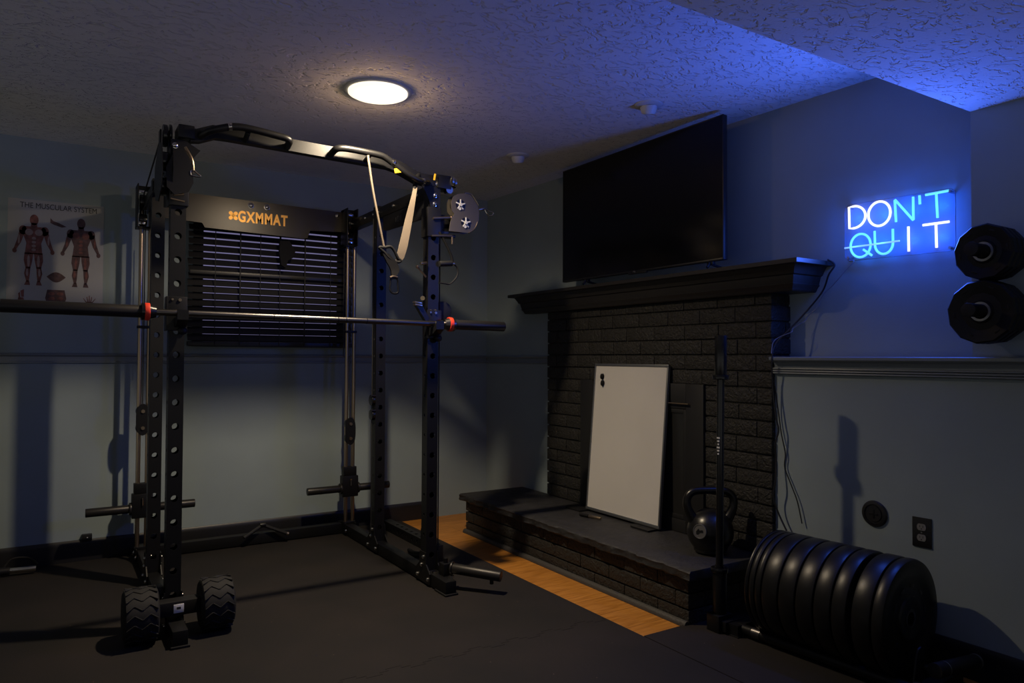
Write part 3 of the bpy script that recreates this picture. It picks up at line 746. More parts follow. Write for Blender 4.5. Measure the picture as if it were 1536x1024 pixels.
pp = [(x, y) for x, y in ((677, 316), (676, 304), (679, 295), (686, 291), (697, 290), (704, 292), (711, 300), (716, 309), (718, 319), (717, 332), (713, 341), (707, 348), (701, 349.5), (692, 348.5), (673, 346.5), (675, 333), (677, 327), (681, 321))]
def side_plates(yp, name, par):
    pts = [at(x, y, 'Y', YF-.05) for x, y in pp]
    return MB().prism([(p.x, p.z) for p in pts], 0, .004, frame((0, yp, 0), (1, 0, 0), (0, 0, 1))).build(name, 'pulley_plate', par)
spl = side_plates(YF-.052, 'pulley_cheek', swr); side_plates(YF+.0, 'pulley_cheek', swr)
for x, y in ((690.5, 307), (698.5, 334)):
    c = at(x, y, 'Y', YF-.056)
    pw = MB(); pw.cyl((c.x, YF-.048, c.z), (c.x, YF-.008, c.z), .040, seg=32, bev=.004); pw.build('pulley_wheel', 'powder_gloss', swr)
    hb_ = MB()
    hb_.cyl((c.x, YF-.0575, c.z), (c.x, YF-.056, c.z), .0285, seg=28)
    wo = hb_.build('spoke_recess', 'powder_gloss', swr)
    ch = MB()
    for k in range(5):
        a = 2*PI*k/5+.3
        ch.box((c.x+.018*math.cos(a), YF-.059, c.z+.018*math.sin(a)), (.022, .003, .0075), Euler((0, -a, 0)), .001)
    ch.cyl((c.x, YF-.066, c.z), (c.x, YF-.057, c.z), .0095, seg=6).cyl((c.x-.004, YF-.060, c.z-.022), (c.x-.004, YF-.057, c.z-.022), .0085, seg=14)
    ch.build('pulley_spokes', 'white', swr)
rim = [at(x, y, 'Y', YF-.025) for x, y in ((697, 289), (706, 291), (713, 300), (717.5, 308))]
MB().tube(smoothpath(rim, 4), .0045, 8).tube(smoothpath([at(x, y, 'Y', YF-.056) for x, y in ((716.5, 333), (712, 343), (703, 349.5))], 4), .003, 8).build('cable_guard', 'rod', swr)
MB().cyl(at(717, 314.5, 'Y', YF-.03), at(726.5, 312.5, 'Y', YF-.03), .0085, seg=14, bev=.002).build('cable_stop', 'rod', swr)
ring = [at(x, y, 'Y', YF-.03) for x, y in ((727, 313), (733, 316.5), (739, 318.5), (740, 321), (737, 323.5), (733, 323), (729, 318.5))]
MB().tube(smoothpath(ring, 4, True), .0032, 8, True).build('carabiner', 'chrome', swr)
# cable pulley assembly: left front upright, seen edge on
la = MB(); la.bb(XL-.040, XL+.040, YF-.042, YF+.042, 1.86, 2.03, .004)
swl = la.build('pulley_sleeve', 'powder', rk)
for nm, dx in (('a', -.024), ('b', .020)):
    MB().prism([(3.43, 1.92), (3.40, 2.00), (3.42, 2.09), (3.47, 2.13), (3.56, 2.13), (3.66, 2.06), (3.68, 1.97), (3.62, 1.90), (3.52, 1.88)], -.002, .002, frame((XL-.050+dx, 0, 0), (0, 1, 0), (0, 0, 1))).build('pulley_cheek', 'powder', swl)
for y, z in ((3.52, 2.06), (3.55, 1.955)):
    MB().cyl((XL-.07, y, z), (XL-.035, y, z), .042, seg=28, bev=.004).build('pulley_wheel', 'powder_gloss', swl)
MB().tube(smoothpath([(XL+.02, YF-.06, 2.115), (XL+.045, YF-.075, 2.06), (XL+.052, YF-.075, 2.00)], 5), .006, 8).build('cable_guard', 'rod', swl)
ring = [at(x, y, 'Y', YF-.08) for x, y in ((286, 256.5), (291, 256), (296, 260), (301, 264.5), (296, 265), (291, 264), (287, 262))]
MB().tube(smoothpath(ring, 4, True), .0035, 8, True).build('carabiner', 'chrome', swl)
MB().cyl(at(256, 297.5, 'Y', YF-.07), at(277, 302.5, 'Y', YF-.07), .004, seg=10).cyl(at(261, 291.5, 'Y', YF-.06), at(276, 291.5, 'Y', YF-.06), .006, seg=10).build('hinge_pin', 'rod', swl)
poly = [at(x, y, 'Y', YF-.075) for x, y in ((249, 250), (262, 225), (280, 230), (288, 250), (290, 275), (283, 288), (262, 292), (250, 280))]
MB().prism([(p.x, p.z) for p in poly], 0, .006, frame((0, YF-.075, 0), (1, 0, 0), (0, 0, 1))).build('swivel_plate', 'powder', swl)
# top pulleys above the left upright with cable to the rear box
for x0, x1, yy_ in ((243.5, 250.5, 3.60), (253, 257, 3.62)):
    c0, c1 = at(x0, 203, 'Y', yy_), at(x1, 203, 'Y', yy_)
    MB().cyl((c0.x, yy_, c0.z), (c1.x, yy_, c0.z), .050, seg=32, bev=.004).build('top_pulley', 'powder_gloss', rk)
c0 = at(247, 203, 'Y', 3.60)
MB().bb(c0.x+.012, c0.x+.018, 3.575, 3.625, 2.10, c0.z+.02, .002).bb(c0.x-.022, c0.x-.016, 3.575, 3.625, 2.10, c0.z+.02, .002).build('pulley_fork', 'powder', rk)
for X, s in ((XL, -1), (XR, 1)):
    zt = 2.14
    MB().bb(X-.06, X-.054, YG-.10, YG+.03, 1.94, 2.19, .002).bb(X+.010, X+.016, YG-.10, YG+.03, 1.94, 2.19, .002).bb(X-.06, X+.016, YG-.03, YG+.03, 2.17, 2.19, .002).bb(X-.06, X+.016, YG-.03, YG+.03, 1.94, 1.955, .002).build('rear_pulley_box', 'powder', rk)
    MB().cyl((X-.045, YG-.045, 2.09), (X-.005, YG-.045, 2.09), .045, seg=28, bev=.004).cyl((X-.045, YG-.035, 1.99), (X-.005, YG-.035, 1.99), .034, seg=28, bev=.004).build('rear_pulley', 'powder_gloss', rk)
    MB().bb(X-.053, X-.02, YG-.104, YG-.098, 2.135, 2.150, .001).bb(X-.053, X-.02, YG-.104, YG-.098, 1.955, 1.968, .001).build('box_bolt', 'chrome', rk)
MB().tube([(c0.x, 3.62, c0.z+.045), (XL-.025, YG-.06, 2.13)], .004, 8).build('cable', 'cord', rk)
MB().tube([(XL-.03, YG-.08, 2.04), (XL-.045, YF+.12, 2.03)], .003, 8).build('cable', 'cord', rk)
MB().tube([(XR+.05, YF-.005, 1.84), (XR+.05, YF-.005, .12)], .0035, 8).tube([(XR+.040, YF+.035, 1.84), (XR+.040, YF+.035, .12)], .003, 8).build('cable', 'cord', rk)
cxx = at(557.5, 650, 'Y', YR_)
MB().tube([(cxx.x, YR_, 2.05), (cxx.x, YR_, .12)], .003, 8).tube([(cxx.x+.014, YR_, 2.05), (cxx.x+.014, YR_, .12)], .003, 8).build('cable', 'cord', rk)
for dz in (600, 622):
    c = at(559, dz, 'Y', YR_-.005); MB().cyl((c.x-.012, YR_, c.z), (c.x+.012, YR_, c.z), .033, seg=28, bev=.004).cyl((c.x-.018, YR_-.030, c.z+.028), (c.x+.01, YR_-.030, c.z+.028), .006, seg=8).build('cable_pulley', 'powder_gloss', rk)
# low pulleys at the feet
for X, s in ((XL, -1), (XR, 1)):
    MB().bb(X+s*.036, X+s*.075, YF-.02, YF+.05, .10, .20, .004).build('low_pulley_bracket', 'powder', rk)
    MB().cyl((X+s*.045, YF+.02, .135), (X+s*.068, YF+.02, .135), .040, seg=28, bev=.004).build('low_pulley', 'powder_gloss', rk)
# pivoting horn at the right front foot
lm = MB(); lm.bb(XR+.005, XR+.055, 3.335, 3.395, BT, BT+.062, .004).cyl((XR+.03, 3.365, BT+.06), (XR+.03, 3.365, BT+.085), .012, seg=12)
lmo = lm.build('horn_bracket', 'powder', rk)
h0 = at(688, 859, 'Z', .118); h1 = at(753, 866, 'Z', .098)
h0 = Vector((XR+.055, 3.33, .115)); h1 = Vector((1.925, 3.13, .098))
MB().cyl(h0, h1, .0265, seg=28, bev=.003).cyl(h0-(h1-h0).normalized()*.01, h0, .034, seg=24, bev=.002).build('pivot_horn', 'barsleeve', lmo)
dd = (h1-h0).normalized()
MB().cyl(h1-dd*.05+Vector((0, 0, -.045)), h1-dd*.05+Vector((0, 0, -.02)), .010, seg=12).build('horn_stud', 'powder', lmo)
MB().cyl((XR+.03, 3.30, BT), (XR+.03, 3.30, BT+.012), .014, seg=6).cyl((XR-.01, 3.41, BT), (XR-.01, 3.41, BT+.012), .012, seg=6).build('foot_nut', 'chrome', lmo)
# bolts share one mesh per size
bmesh_cache = {}
for p, d, r in bolts:
    key = round(r, 4)
    if key not in bmesh_cache:
        mb = MB(); mb.lathe([(r*1.25, 0), (r*1.25, .0015), (r, .002), (r*.98, .005), (r*.6, .0085), (0, .0095)], None, 14)
        o = mb.build('bolt', 'chrome', None); bmesh_cache[key] = o.data
        bpy.data.objects.remove(o)
    o = bpy.data.objects.new('bolt', bmesh_cache[key]); COL.objects.link(o); o.parent = rk
    o.location = Vector(p)-OFF[rk.name]; o.rotation_mode = 'QUATERNION'
    o.rotation_quaternion = Vector((0, 0, 1)).rotation_difference(Vector(d))

# ------------------------------------------------------------------ barbell and hooks
yb_ = 3.41
zb = lambda X: 1.386-.0095*(X-.35)
ba = thing('barbell', 'long horizontal steel barbell with black sleeves and red collar rings resting on the rack', 'barbell', (.95, yb_, 1.38))
def P_(X): return (X, yb_, zb(X))
MB().cyl(P_(.36), P_(1.74), .0140, seg=24).build('shaft', 'barsteel', ba)
rg = MB()
for X in (.86, 1.165, 1.205, 1.31): rg.cyl(P_(X-.002), P_(X+.002), .0146, seg=24)
rg.build('knurl_ring', 'powder_gloss', ba)
MB().cyl(P_(.318), P_(-.172), .0265, seg=32, bev=.003).build('sleeve', 'barsleeve', ba)
MB().cyl(P_(1.795), P_(2.107), .0265, seg=32, bev=.003).build('sleeve', 'barsleeve', ba)
for X, s in ((.34, 1), (1.768, -1)):
    MB().cyl(P_(X+s*.030), P_(X+s*.006), .0250, .033, seg=32).cyl(P_(X-s*.014), P_(X-s*.026), .036, seg=32).build('collar', 'barsteel' if X > 1 else 'powder_gloss', ba)
    MB().cyl(P_(X+s*.006), P_(X-s*.014), .0375, seg=32, bev=.003).build('collar_ring', 'red', ba)
def jhook(X, lab, s):
    t = thing('j_hook', lab, 'j-hook', (X, YF-W/2, 1.36), 'barbell hooks on the rack')
    z = zb(X)
    MB().bb(X-.040, X+.040, YF-W/2-.010, YF-W/2-.001, z-.075, z+.075, .003).bb(X-s*.040-.004, X-s*.040+.004, YF-W/2-.010, YF+.03, z-.075, z+.075, .002).build('back_plate', 'powder', t)
    pr_ = [(YF-W/2-.010, z-.06), (YF-W/2-.010, z-.018), (yb_-.022, z-.018), (yb_-.034, z+.012), (yb_-.046, z+.012), (yb_-.046, z-.030), (yb_+.0, z-.055)]
    MB().prism(pr_, -.022, .022, frame((X+s*.01, 0, 0), (0, 1, 0), (0, 0, 1))).build('cradle', 'powder', t)
    MB().bb(X+s*.01-.020, X+s*.01+.020, yb_-.030, yb_+.02, z-.0185, z-.0150, .001).build('liner', 'rubber', t)
    MB().cyl((X+.01, YF-W/2-.010, z+.06), (X+.01, YF-W/2-.014, z+.06), .007, seg=12).cyl((X-.02, YF-W/2-.010, z+.062), (X-.02, YF-W/2-.014, z+.062), .005, seg=12).build('rivet', 'rod', t)
    MB().sphere((X+.02, YF-W/2-.025, z-.075), .020, (1, .8, .9), 16).build('lock_knob', 'rubber', t)
jhook(XL, 'black j-hook holding the left end of the horizontal barbell', 1)
jhook(XR, 'black j-hook holding the right end of the horizontal barbell', -1)
sa = thing('barbell_catch', 'black angled catch arm clamped to the right upright just above the barbell', 'safety catch', (XR, YF-W/2, 1.48))
p0, p1 = at(640, 480, 'Y', YF-.05), at(626, 456, 'Y', YF-.06)
MB().tube([p0, p1], 1, sec=[(-.012, -.014), (.012, -.014), (.012, .014), (-.012, .014)]).build('arm', 'powder', sa)
q0 = at(626, 454, 'Y', YF-.062)
MB().box(q0, (.042, .03, .009), Euler((0, .12, 0)), .002).box(q0-Vector((-.002, 0, .012)), (.042, .03, .009), Euler((0, .12, 0)), .002).build('arm_pad', 'rod', sa)
c = at(664, 466, 'Y', YF+.01)
MB().cyl((c.x, YF-.0, c.z), (c.x, YF+.03, c.z), .050, seg=28, bev=.005).build('roller', 'rubber', sa)
MB().cyl(at(634, 447, 'Y', YF-.045), at(634, 447, 'Y', YF-.03), .012, seg=14).cyl(at(646, 466, 'Y', YF-.038), at(646, 466, 'Y', YF-.032), .007, seg=10).cyl(at(653, 466, 'Y', YF-.038), at(653, 466, 'Y', YF-.032), .007, seg=10).build('pin', 'rod', sa)
hp_ = thing('hitch_pin', 'small metal hitch pin with handle in the right upright', 'hitch pin', at(634, 402, 'Y', YF-.04))
a_, b_ = at(626, 400, 'Y', YF-.05), at(639, 415, 'Y', YF-.036)
MB().tube([a_, b_], .005, 8).sphere(a_, .009).build('handle', 'rod', hp_)
MB().cyl(at(631, 395, 'Y', YF-.05), at(640, 394.5, 'Y', YF-.036), .008, seg=12, bev=.002).build('pin_head', 'rod', hp_)

# ------------------------------------------------------------------ hanging strap and handles
ysx = YF-.11
st = thing('suspension_strap', 'tan webbing strap with black loop and carabiner hanging from the pull-up bar', 'strap', at(590, 330, 'Y', ysx))
MB().tube(smoothpath([at(552, 233, 'Y', ysx-.018), at(553.5, 245, 'Y', ysx-.018), at(560, 288, 'Y', ysx-.01), at(569, 335, 'Y', ysx-.005), at(576.5, 373, 'Y', ysx)], 5), .0055, 8).build('cord', 'web', st)
def ribbon(pts, ws, th, n=5):
    sp = smoothpath(pts, n); mb = MB(); b = mb.bm; rings = []
    N = len(sp)
    for i, p in enumerate(sp):
        t = i/(N-1)*(len(ws)-1); k = min(int(t), len(ws)-2); w = ws[k]+(ws[k+1]-ws[k])*(t-k)
        ax_ = Vector((1, -.15, 0)).normalized()
        rings.append([b.verts.new(p+ax_*(w/2)+Vector((0, s_*th/2, 0))) for s_ in (-1, 1)]+[b.verts.new(p-ax_*(w/2)+Vector((0, s_*th/2, 0))) for s_ in (1, -1)])
    for A, B in zip(rings, rings[1:]):
        for k in range(4): b.faces.new((A[k], A[(k+1) % 4], B[(k+1) % 4], B[k]))
    b.faces.new(rings[0]); b.faces.new(list(reversed(rings[-1]))); bmesh.ops.recalc_face_normals(b, faces=b.faces); return mb
ribbon([at(624.5, 272, 'Y', ysx+.06), at(621, 292, 'Y', ysx), at(613, 330, 'Y', ysx-.005), at(605, 368, 'Y', ysx-.005), at(600, 386, 'Y', ysx), at(597, 392, 'Y', ysx+.004)], [.014, .022, .038, .044, .040, .026], .004).build('webbing', 'web', st)
MB().tube(smoothpath([at(628, 262, 'Y', ysx+.075), at(624, 270, 'Y', ysx+.05), at(622, 282, 'Y', ysx+.03), at(620, 295, 'Y', ysx+.02)], 4), [.012]*13, 10).build('anchor_loop', 'blacknylon', st)
loop = [at(x, y, 'Y', ysx) for x, y in ((569, 371), (577, 371), (586, 370), (592, 377), (597, 387), (601, 391), (597, 393), (590, 391), (583, 386), (577, 379))]
MB().tube(smoothpath(loop, 4, True), .0075, 10, True).build('grip_loop', 'blacknylon', st)
ribbon([at(578, 380, 'Y', ysx+.0), at(587, 393, 'Y', ysx), at(592, 404, 'Y', ysx), at(591, 413, 'Y', ysx)], [.03, .052, .045, .026], .012).build('strap_body', 'blacknylon', st)
MB().tube(smoothpath([at(x, y, 'Y', ysx-.004) for x, y in ((585, 416), (590, 414.5), (596, 416))], 4), .006, 8).build('strap_ring', 'rod', st)
ring = [at(x, y, 'Y', ysx) for x, y in ((587, 418), (596, 418), (597, 427), (597.5, 437), (594, 440), (588, 439), (585, 433), (586, 425))]
MB().tube(smoothpath(ring, 4, True), .0052, 10, True).build('carabiner', 'powder_gloss', st)
dh = thing('cable_handle', 'black cable pull handle hanging beside the right upright', 'cable handle', at(672, 395, 'Y', YF-.03))
yq = YF-.04
MB().tube(smoothpath([at(659, 348, 'Y', yq), at(668, 364, 'Y', yq), at(677, 384, 'Y', yq), at(679, 396, 'Y', yq)], 4), .007, 8).tube(smoothpath([at(659, 366, 'Y', yq+.02), at(659.5, 396, 'Y', yq+.02), at(660, 424, 'Y', yq+.02)], 3), .004, 8).build('strap', 'blacknylon', dh)
MB().cyl(at(659, 395.5, 'Y', yq), at(678, 395, 'Y', yq), .0155, seg=18, bev=.003).build('grip', 'rubber', dh)
MB().tube(smoothpath([at(x, y, 'Y', yq) for x, y in ((679, 396), (685, 400), (687, 408), (684, 417), (675, 425.5), (667, 425), (660, 424))], 4), .0045, 8).build('bow', 'rubber', dh)
MB().cyl(at(678, 395.5, 'Y', yq-.002), at(681, 395.5, 'Y', yq-.002), .010, seg=12).build('end_cap', 'rod', dh)

# ------------------------------------------------------------------ things on the floor by the rack
db = thing('dumbbell', 'adjustable dumbbell with chevron-tread drum heads on the floor at the left rack foot', 'dumbbell', (.475, 3.40, TM))
yd = 3.405; R = .112; zc = TM+R+.001
for xa, xb in ((.262, .392), (.558, .690)):
    w = xb-xa; mb = MB()
    Mx = Matrix.Translation((xa, yd, zc)) @ Matrix.Rotation(PI/2, 4, 'Y')
    mb.lathe([(0, 0), (R*.84, 0), (R*.92, .006), (R*.965, w*.22), (R*.975, w*.5), (R*.965, w*.78), (R*.92, w-.006), (R*.84, w), (0, w)], Mx, 40)
    n = 18
    for i in range(n):
        a = 2*PI*i/n
        for k in range(4):
            u = w*(.16+.227*k); s = 1 if k % 2 == 0 else -1
            Ml = Mx @ Matrix.Rotation(a, 4, 'Z') @ Matrix.Translation((R*.968, 0, u)) @ Euler((s*.62, 0, 0)).to_matrix().to_4x4()
            b = bmesh.new(); bmesh.ops.create_cube(b, size=1); bmesh.ops.scale(b, vec=(.007, .0045, w*.27), verts=b.verts)
            bmesh.ops.bevel(b, geom=b.edges[:], offset=.0012, segments=1, affect='EDGES'); mb._merge(b, Ml)
    mb.build('drum_head', 'tread', db)
hd = MB(); hd.bb(.390, .560, yd-.034, yd+.034, zc-.022, zc+.040, .008); ho = hd.build('handle_bridge', 'rubber', db)
MB().box((.470, yd-.0355, zc+.010), (.040, .003, .036), None, .001).build('label_plate', 'label', ho)
MB().box((.470, yd-.0375, zc+.012), (.016, .002, .010)).build('label_window', 'ink', ho)

sp = thing('spotter_arm', 'black perforated spotter beam lying on the mat beside the right rack base', 'spotter arm', (2.0, 4.42, TM))
mb = MB(); mb._merge(perf_tube(.62, .060, .075, .012, .012, .06), Matrix.Translation((1.985, 4.13, TM+.031)) @ Matrix.Rotation(-PI/2, 4, 'X'))
shell(mb.build('beam', 'powder', sp, smooth=False))
MB().bb(1.95, 2.02, 4.09, 4.128, TM+.001, TM+.13, .004).build('mount_bracket', 'powder', sp)
stp = MB(); 
stp.tube(smoothpath([(1.86, 4.10, TM+.014), (1.84, 3.95, TM+.03), (1.87, 3.82, TM+.05), (1.92, 3.74, TM+.03), (1.89, 3.68, TM+.013), (1.83, 3.74, TM+.012), (1.80, 3.90, TM+.012)], 6), .012, 8)
stp.tube(smoothpath([(1.79, 4.02, TM+.012), (1.83, 3.86, TM+.035), (1.90, 3.84, TM+.025), (1.93, 3.90, TM+.011)], 6), .010, 8)
tag(stp.build('ankle_strap', 'blacknylon', origin=(1.86, 3.9, TM)), 'black strap coiled on the mat between the right rack uprights', 'strap')
cb2 = thing('bar_attachment', 'chrome-ended cable bar attachment lying by the back wall at far left', 'cable bar', (-.16, 4.78, TM))
MB().cyl((-.42, 4.80, TM+.030), (-.175, 4.775, TM+.030), .020, seg=20, bev=.002).build('grip', 'rubber', cb2)
MB().cyl((-.175, 4.775, TM+.030), (-.055, 4.763, TM+.030), .0145, seg=20, bev=.002).build('chrome_end', 'chrome', cb2)
MB().tube(smoothpath([(-.21, 4.80, TM+.03), (-.17, 4.84, TM+.075), (-.09, 4.845, TM+.07), (-.05, 4.81, TM+.036)], 5), .006, 8).build('hook_bow', 'powder', cb2)

vh = thing('v_bar_handle', 'small black v-shaped pulldown handle lying on the rear floor beam of the rack', 'v-bar handle', at(394, 800, 'Y', 4.735))
va, vl, vr = at(394, 787, 'Y', 4.745), at(366, 806.5, 'Y', 4.715), at(430, 799.5, 'Y', 4.715)
MB().tube(smoothpath([va, va.lerp(vl, .5), vl], 3), .011, 10).build('grip', 'rubber', vh); MB().tube(smoothpath([va, va.lerp(vr, .5), vr], 3), .011, 10).build('grip', 'rubber', vh)
MB().cyl(va-Vector((.018, 0, 0)), va+Vector((.018, 0, 0)), .016, seg=14, bev=.002).build('eyelet', 'powder', vh)
MB().cyl(vr, vr+(vr-va).normalized()*.012, .012, seg=12).build('end_cap', 'rod', vh)
p = at(130.5, 806, 'Y', YB-.03)
wbx = thing('wall_box', 'small black box with a pale dot above the baseboard behind the left loading horn', 'wall box', p)
MB().bb(p.x-.026, p.x+.026, YB-.03, YB-.0005, p.z-.020, p.z+.018, .003).build('box_body', 'outlet', wbx)
MB().cyl((p.x+.002, YB-.0325, p.z), (p.x+.002, YB-.0295, p.z), .0035, seg=10).build('indicator', 'white', wbx)

# ------------------------------------------------------------------ plate rack with bumper plates by the right wall
PC0, PC1 = Vector((2.640, 2.050, .245)), Vector((2.680, 1.478, .245)); PR = .216
ax = (PC1-PC0).normalized(); Lp = (PC1-PC0).length
pr = thing('plate_rack', 'low black rolling toaster rack holding a row of bumper plates', 'plate rack', (2.62, 1.80, TM))
rdir = Vector((ax.x, ax.y, 0)); side = Vector((-ax.y, ax.x, 0))     # side points to the wall
if side.x < 0: side = -side
q = Vector((0, 0, 1)).rotation_difference(ax).to_matrix().to_4x4()
rails = []
for d in (-.110, .110):
    a, b2 = PC0-rdir*.10+side*d, PC1+rdir*.10+side*d
    a.z = b2.z = TM+.031
    rr = MB(); rr.cyl(a, b2, .0215, seg=20, bev=.002)
    ro = rr.build('floor_rail', 'powder', pr)
    MB().cyl(a+rdir*.075, a+rdir*.115, .0235, seg=20).build('rail_collar', 'barsteel', ro)
for c, t in ((PC0-rdir*.10, 0), (PC1+rdir*.085, 1)):
    cz = Vector((c.x, c.y, 0)); a, b2 = cz-side*.145, cz+side*.145
    M_ = frame(cz, side, (0, 0, 1))
    eb = MB(); eb.prism([(-.15, TM+.004), (.15, TM+.004), (.15, TM+.05), (-.15, TM+.05)], -.025, .025, M_)
    eo = eb.build('end_beam', 'powder', pr)
    MB().prism([(-.155, TM+.0), (-.095, TM+.0), (-.095, TM+.006), (-.155, TM+.006)], -.03, .03, M_).build('rubber_pad', 'rubber', eo)
# leaning end plate in front of the last bumper plate
e0 = at(1371, 1002, 'Y', 1.385); e1 = at(1391, 926, 'Y', 1.400)
ep = MB(); ep.prism([(0, .012), (.055, .012), (.085, .175), (.080, .188), (.066, .194), (.050, .188), (.040, .172)], -.003, .003, frame((e0.x-.005, 1.395, 0), (1, 0, 0), (0, 0, 1)))
ep.bb(e0.x-.03, e0.x+.09, 1.30, 1.398, TM+.040, TM+.046, .001)
ep.build('end_plate', 'powder', pr)
gh = MB(); g0, g1 = at(1402, 1006, 'Y', 1.345), at(1463, 992, 'Y', 1.345)
gh.cyl(g0, g1, .026, seg=24, bev=.003); gho = gh.build('carry_handle', 'rubber', pr)
dd = (g1-g0).normalized()
MB().cyl(g1-dd*.006, g1+dd*.004, .0275, seg=24).build('handle_ring', 'alu', gho)
MB().cyl(g0+dd*.06, g0+dd*.064, .0268, seg=24).build('handle_ring', 'alu', gho)
for k in (-1,):
    MB().cyl((g0.x-.055, 1.37, TM+.052), (g0.x-.055, 1.37, TM+.074), .010, seg=14).cyl((g0.x-.055, 1.37, TM+.074), (g0.x-.055, 1.37, TM+.080), .018, seg=18).build('bolt_stack', 'rod', pr)
# upright bar holder
hb0 = Vector((2.495, 2.222, 0))
MB().bb(hb0.x-.045, hb0.x+.045, hb0.y-.035, hb0.y+.035, TM, TM+.075, .005).bb(hb0.x-.03, hb0.x+.09, hb0.y-.06, hb0.y-.02, TM+.01, TM+.055, .004).build('holder_base', 'powder', pr)
MB().cyl((hb0.x, hb0.y, TM+.075), (hb0.x, hb0.y, .262), .0305, seg=28, bev=.002).build('holder_tube', 'powder', pr)

def bumper(thick, R):
    t = thing('bumper_plate', None, 'bumper plate', (0, 0, 0), 'bumper plates on the low rack', local=True)
    w = thick; mb = MB()
    mb.lathe([(.026, .004), (.060, .004), (.066, .001), (.080, .001), (.084, .008), (R*.70, .008), (R*.74, .002), (R*.955, 0), (R*.985, .003), (R, .012), (R, w-.012), (R*.985, w-.003), (R*.955, w), (R*.74, w-.002), (R*.70, w-.008), (.084, w-.008), (.080, w-.001), (.066, w-.001), (.060, w-.004), (.026, w-.004), (.026, .004)], None, 96)
    # raised marks round the face
    for k in range(10):
        a = 2*PI*k/10+.2
        mb.box((R*.55*math.cos(a), R*.55*math.sin(a), w-.008), (.012, .030, .003), Euler((0, 0, a)), .001)
    mb.build('rubber_disc', 'rubber_plate', t)
    MB().lathe([(.0255, .002), (.036, .002), (.036, w-.002), (.0255, w-.002), (.0255, .002)], None, 40).build('steel_hub', 'barsteel', t)
    return t
# rim positions measured along the row (fraction of its length)
def silh(t):
    c = PC0.lerp(PC1, t); best = 1e9
    for k in range(180):
        a = PI*.5+PI*k/179
        P = c+side*math.cos(a)*PR+Vector((0, 0, math.sin(a)*PR)); v = P-CAM
        best = min(best, 768+FPX*v.dot(_r)/v.dot(_f))
    return best
def inv(px):
    lo, hi = 0., 1.
    for _ in range(30):
        m = (lo+hi)/2
        if silh(m) < px: lo = m
        else: hi = m
    return lo
edges = [1112, 1121, 1130, 1140, 1165, 1190.5, 1217.5, 1244, 1274, 1304, 1333]
words = ['thinnest-looking outermost black bumper plate at the fireplace end of the row', 'second thin black bumper plate from the fireplace end of the row', 'third thin black bumper plate from the fireplace end of the row',
         'first thick black bumper plate, next to the three thin ones', 'second thick black bumper plate after the three thin ones', 'third thick black bumper plate after the three thin ones', 'middle thick black bumper plate, fourth after the thin ones',
         'fifth thick black bumper plate, just before the gap in the row', 'thick black bumper plate second from the near end, just after the gap', 'nearest thick black bumper plate with its whole face showing']
ts = [inv(e) for e in edges]; ts[0] = 0.; ts[-1] = 1.
for i in range(10):
    a, b2 = ts[i]*Lp, ts[i+1]*Lp
    g = .0012 if i < 3 else .003
    if i == 7: b2 -= .016
    t = bumper(max(.02, b2-a-g), PR)
    t.location = PC0+ax*(a+g/2); t.rotation_mode = 'QUATERNION'; t.rotation_quaternion = Vector((0, 0, 1)).rotation_difference(ax)
    t['label'] = words[i]

vb = thing('upright_barbell', 'dark barbell standing upright in the holder by the hearth', 'barbell', (hb0.x, hb0.y, .1))
B_ = lambda z: (hb0.x, hb0.y-.010+.012*(1.3-z)/1.2, z)
MB().cyl(B_(.268), B_(1.112), .0165, seg=24).build('shaft', 'powder_gloss', vb)
MB().cyl(B_(1.125), B_(1.300), .0262, seg=32, bev=.002).build('sleeve', 'powder_gloss', vb)
MB().cyl(B_(1.106), B_(1.126), .036, seg=32, bev=.003).build('collar', 'powder_gloss', vb)
MB().cyl(B_(.262), B_(.280), .038, seg=32, bev=.003).cyl(B_(.280), B_(.290), .020, seg=24).build('collar', 'powder_gloss', vb)
lb = MB(); d_ = Vector((-.72, -.69, 0))
for k in range(6):
    z = .78+.014*k; c = Vector(B_(z))+Vector((-.0168*.995, -.0168*.1, 0))
    lb.box(c+Vector((0, -.002, 0)), (.0010, .008+.004*(k % 3), .007), Euler((0, 0, 0)))
lb.build('shaft_label', 'white', vb)

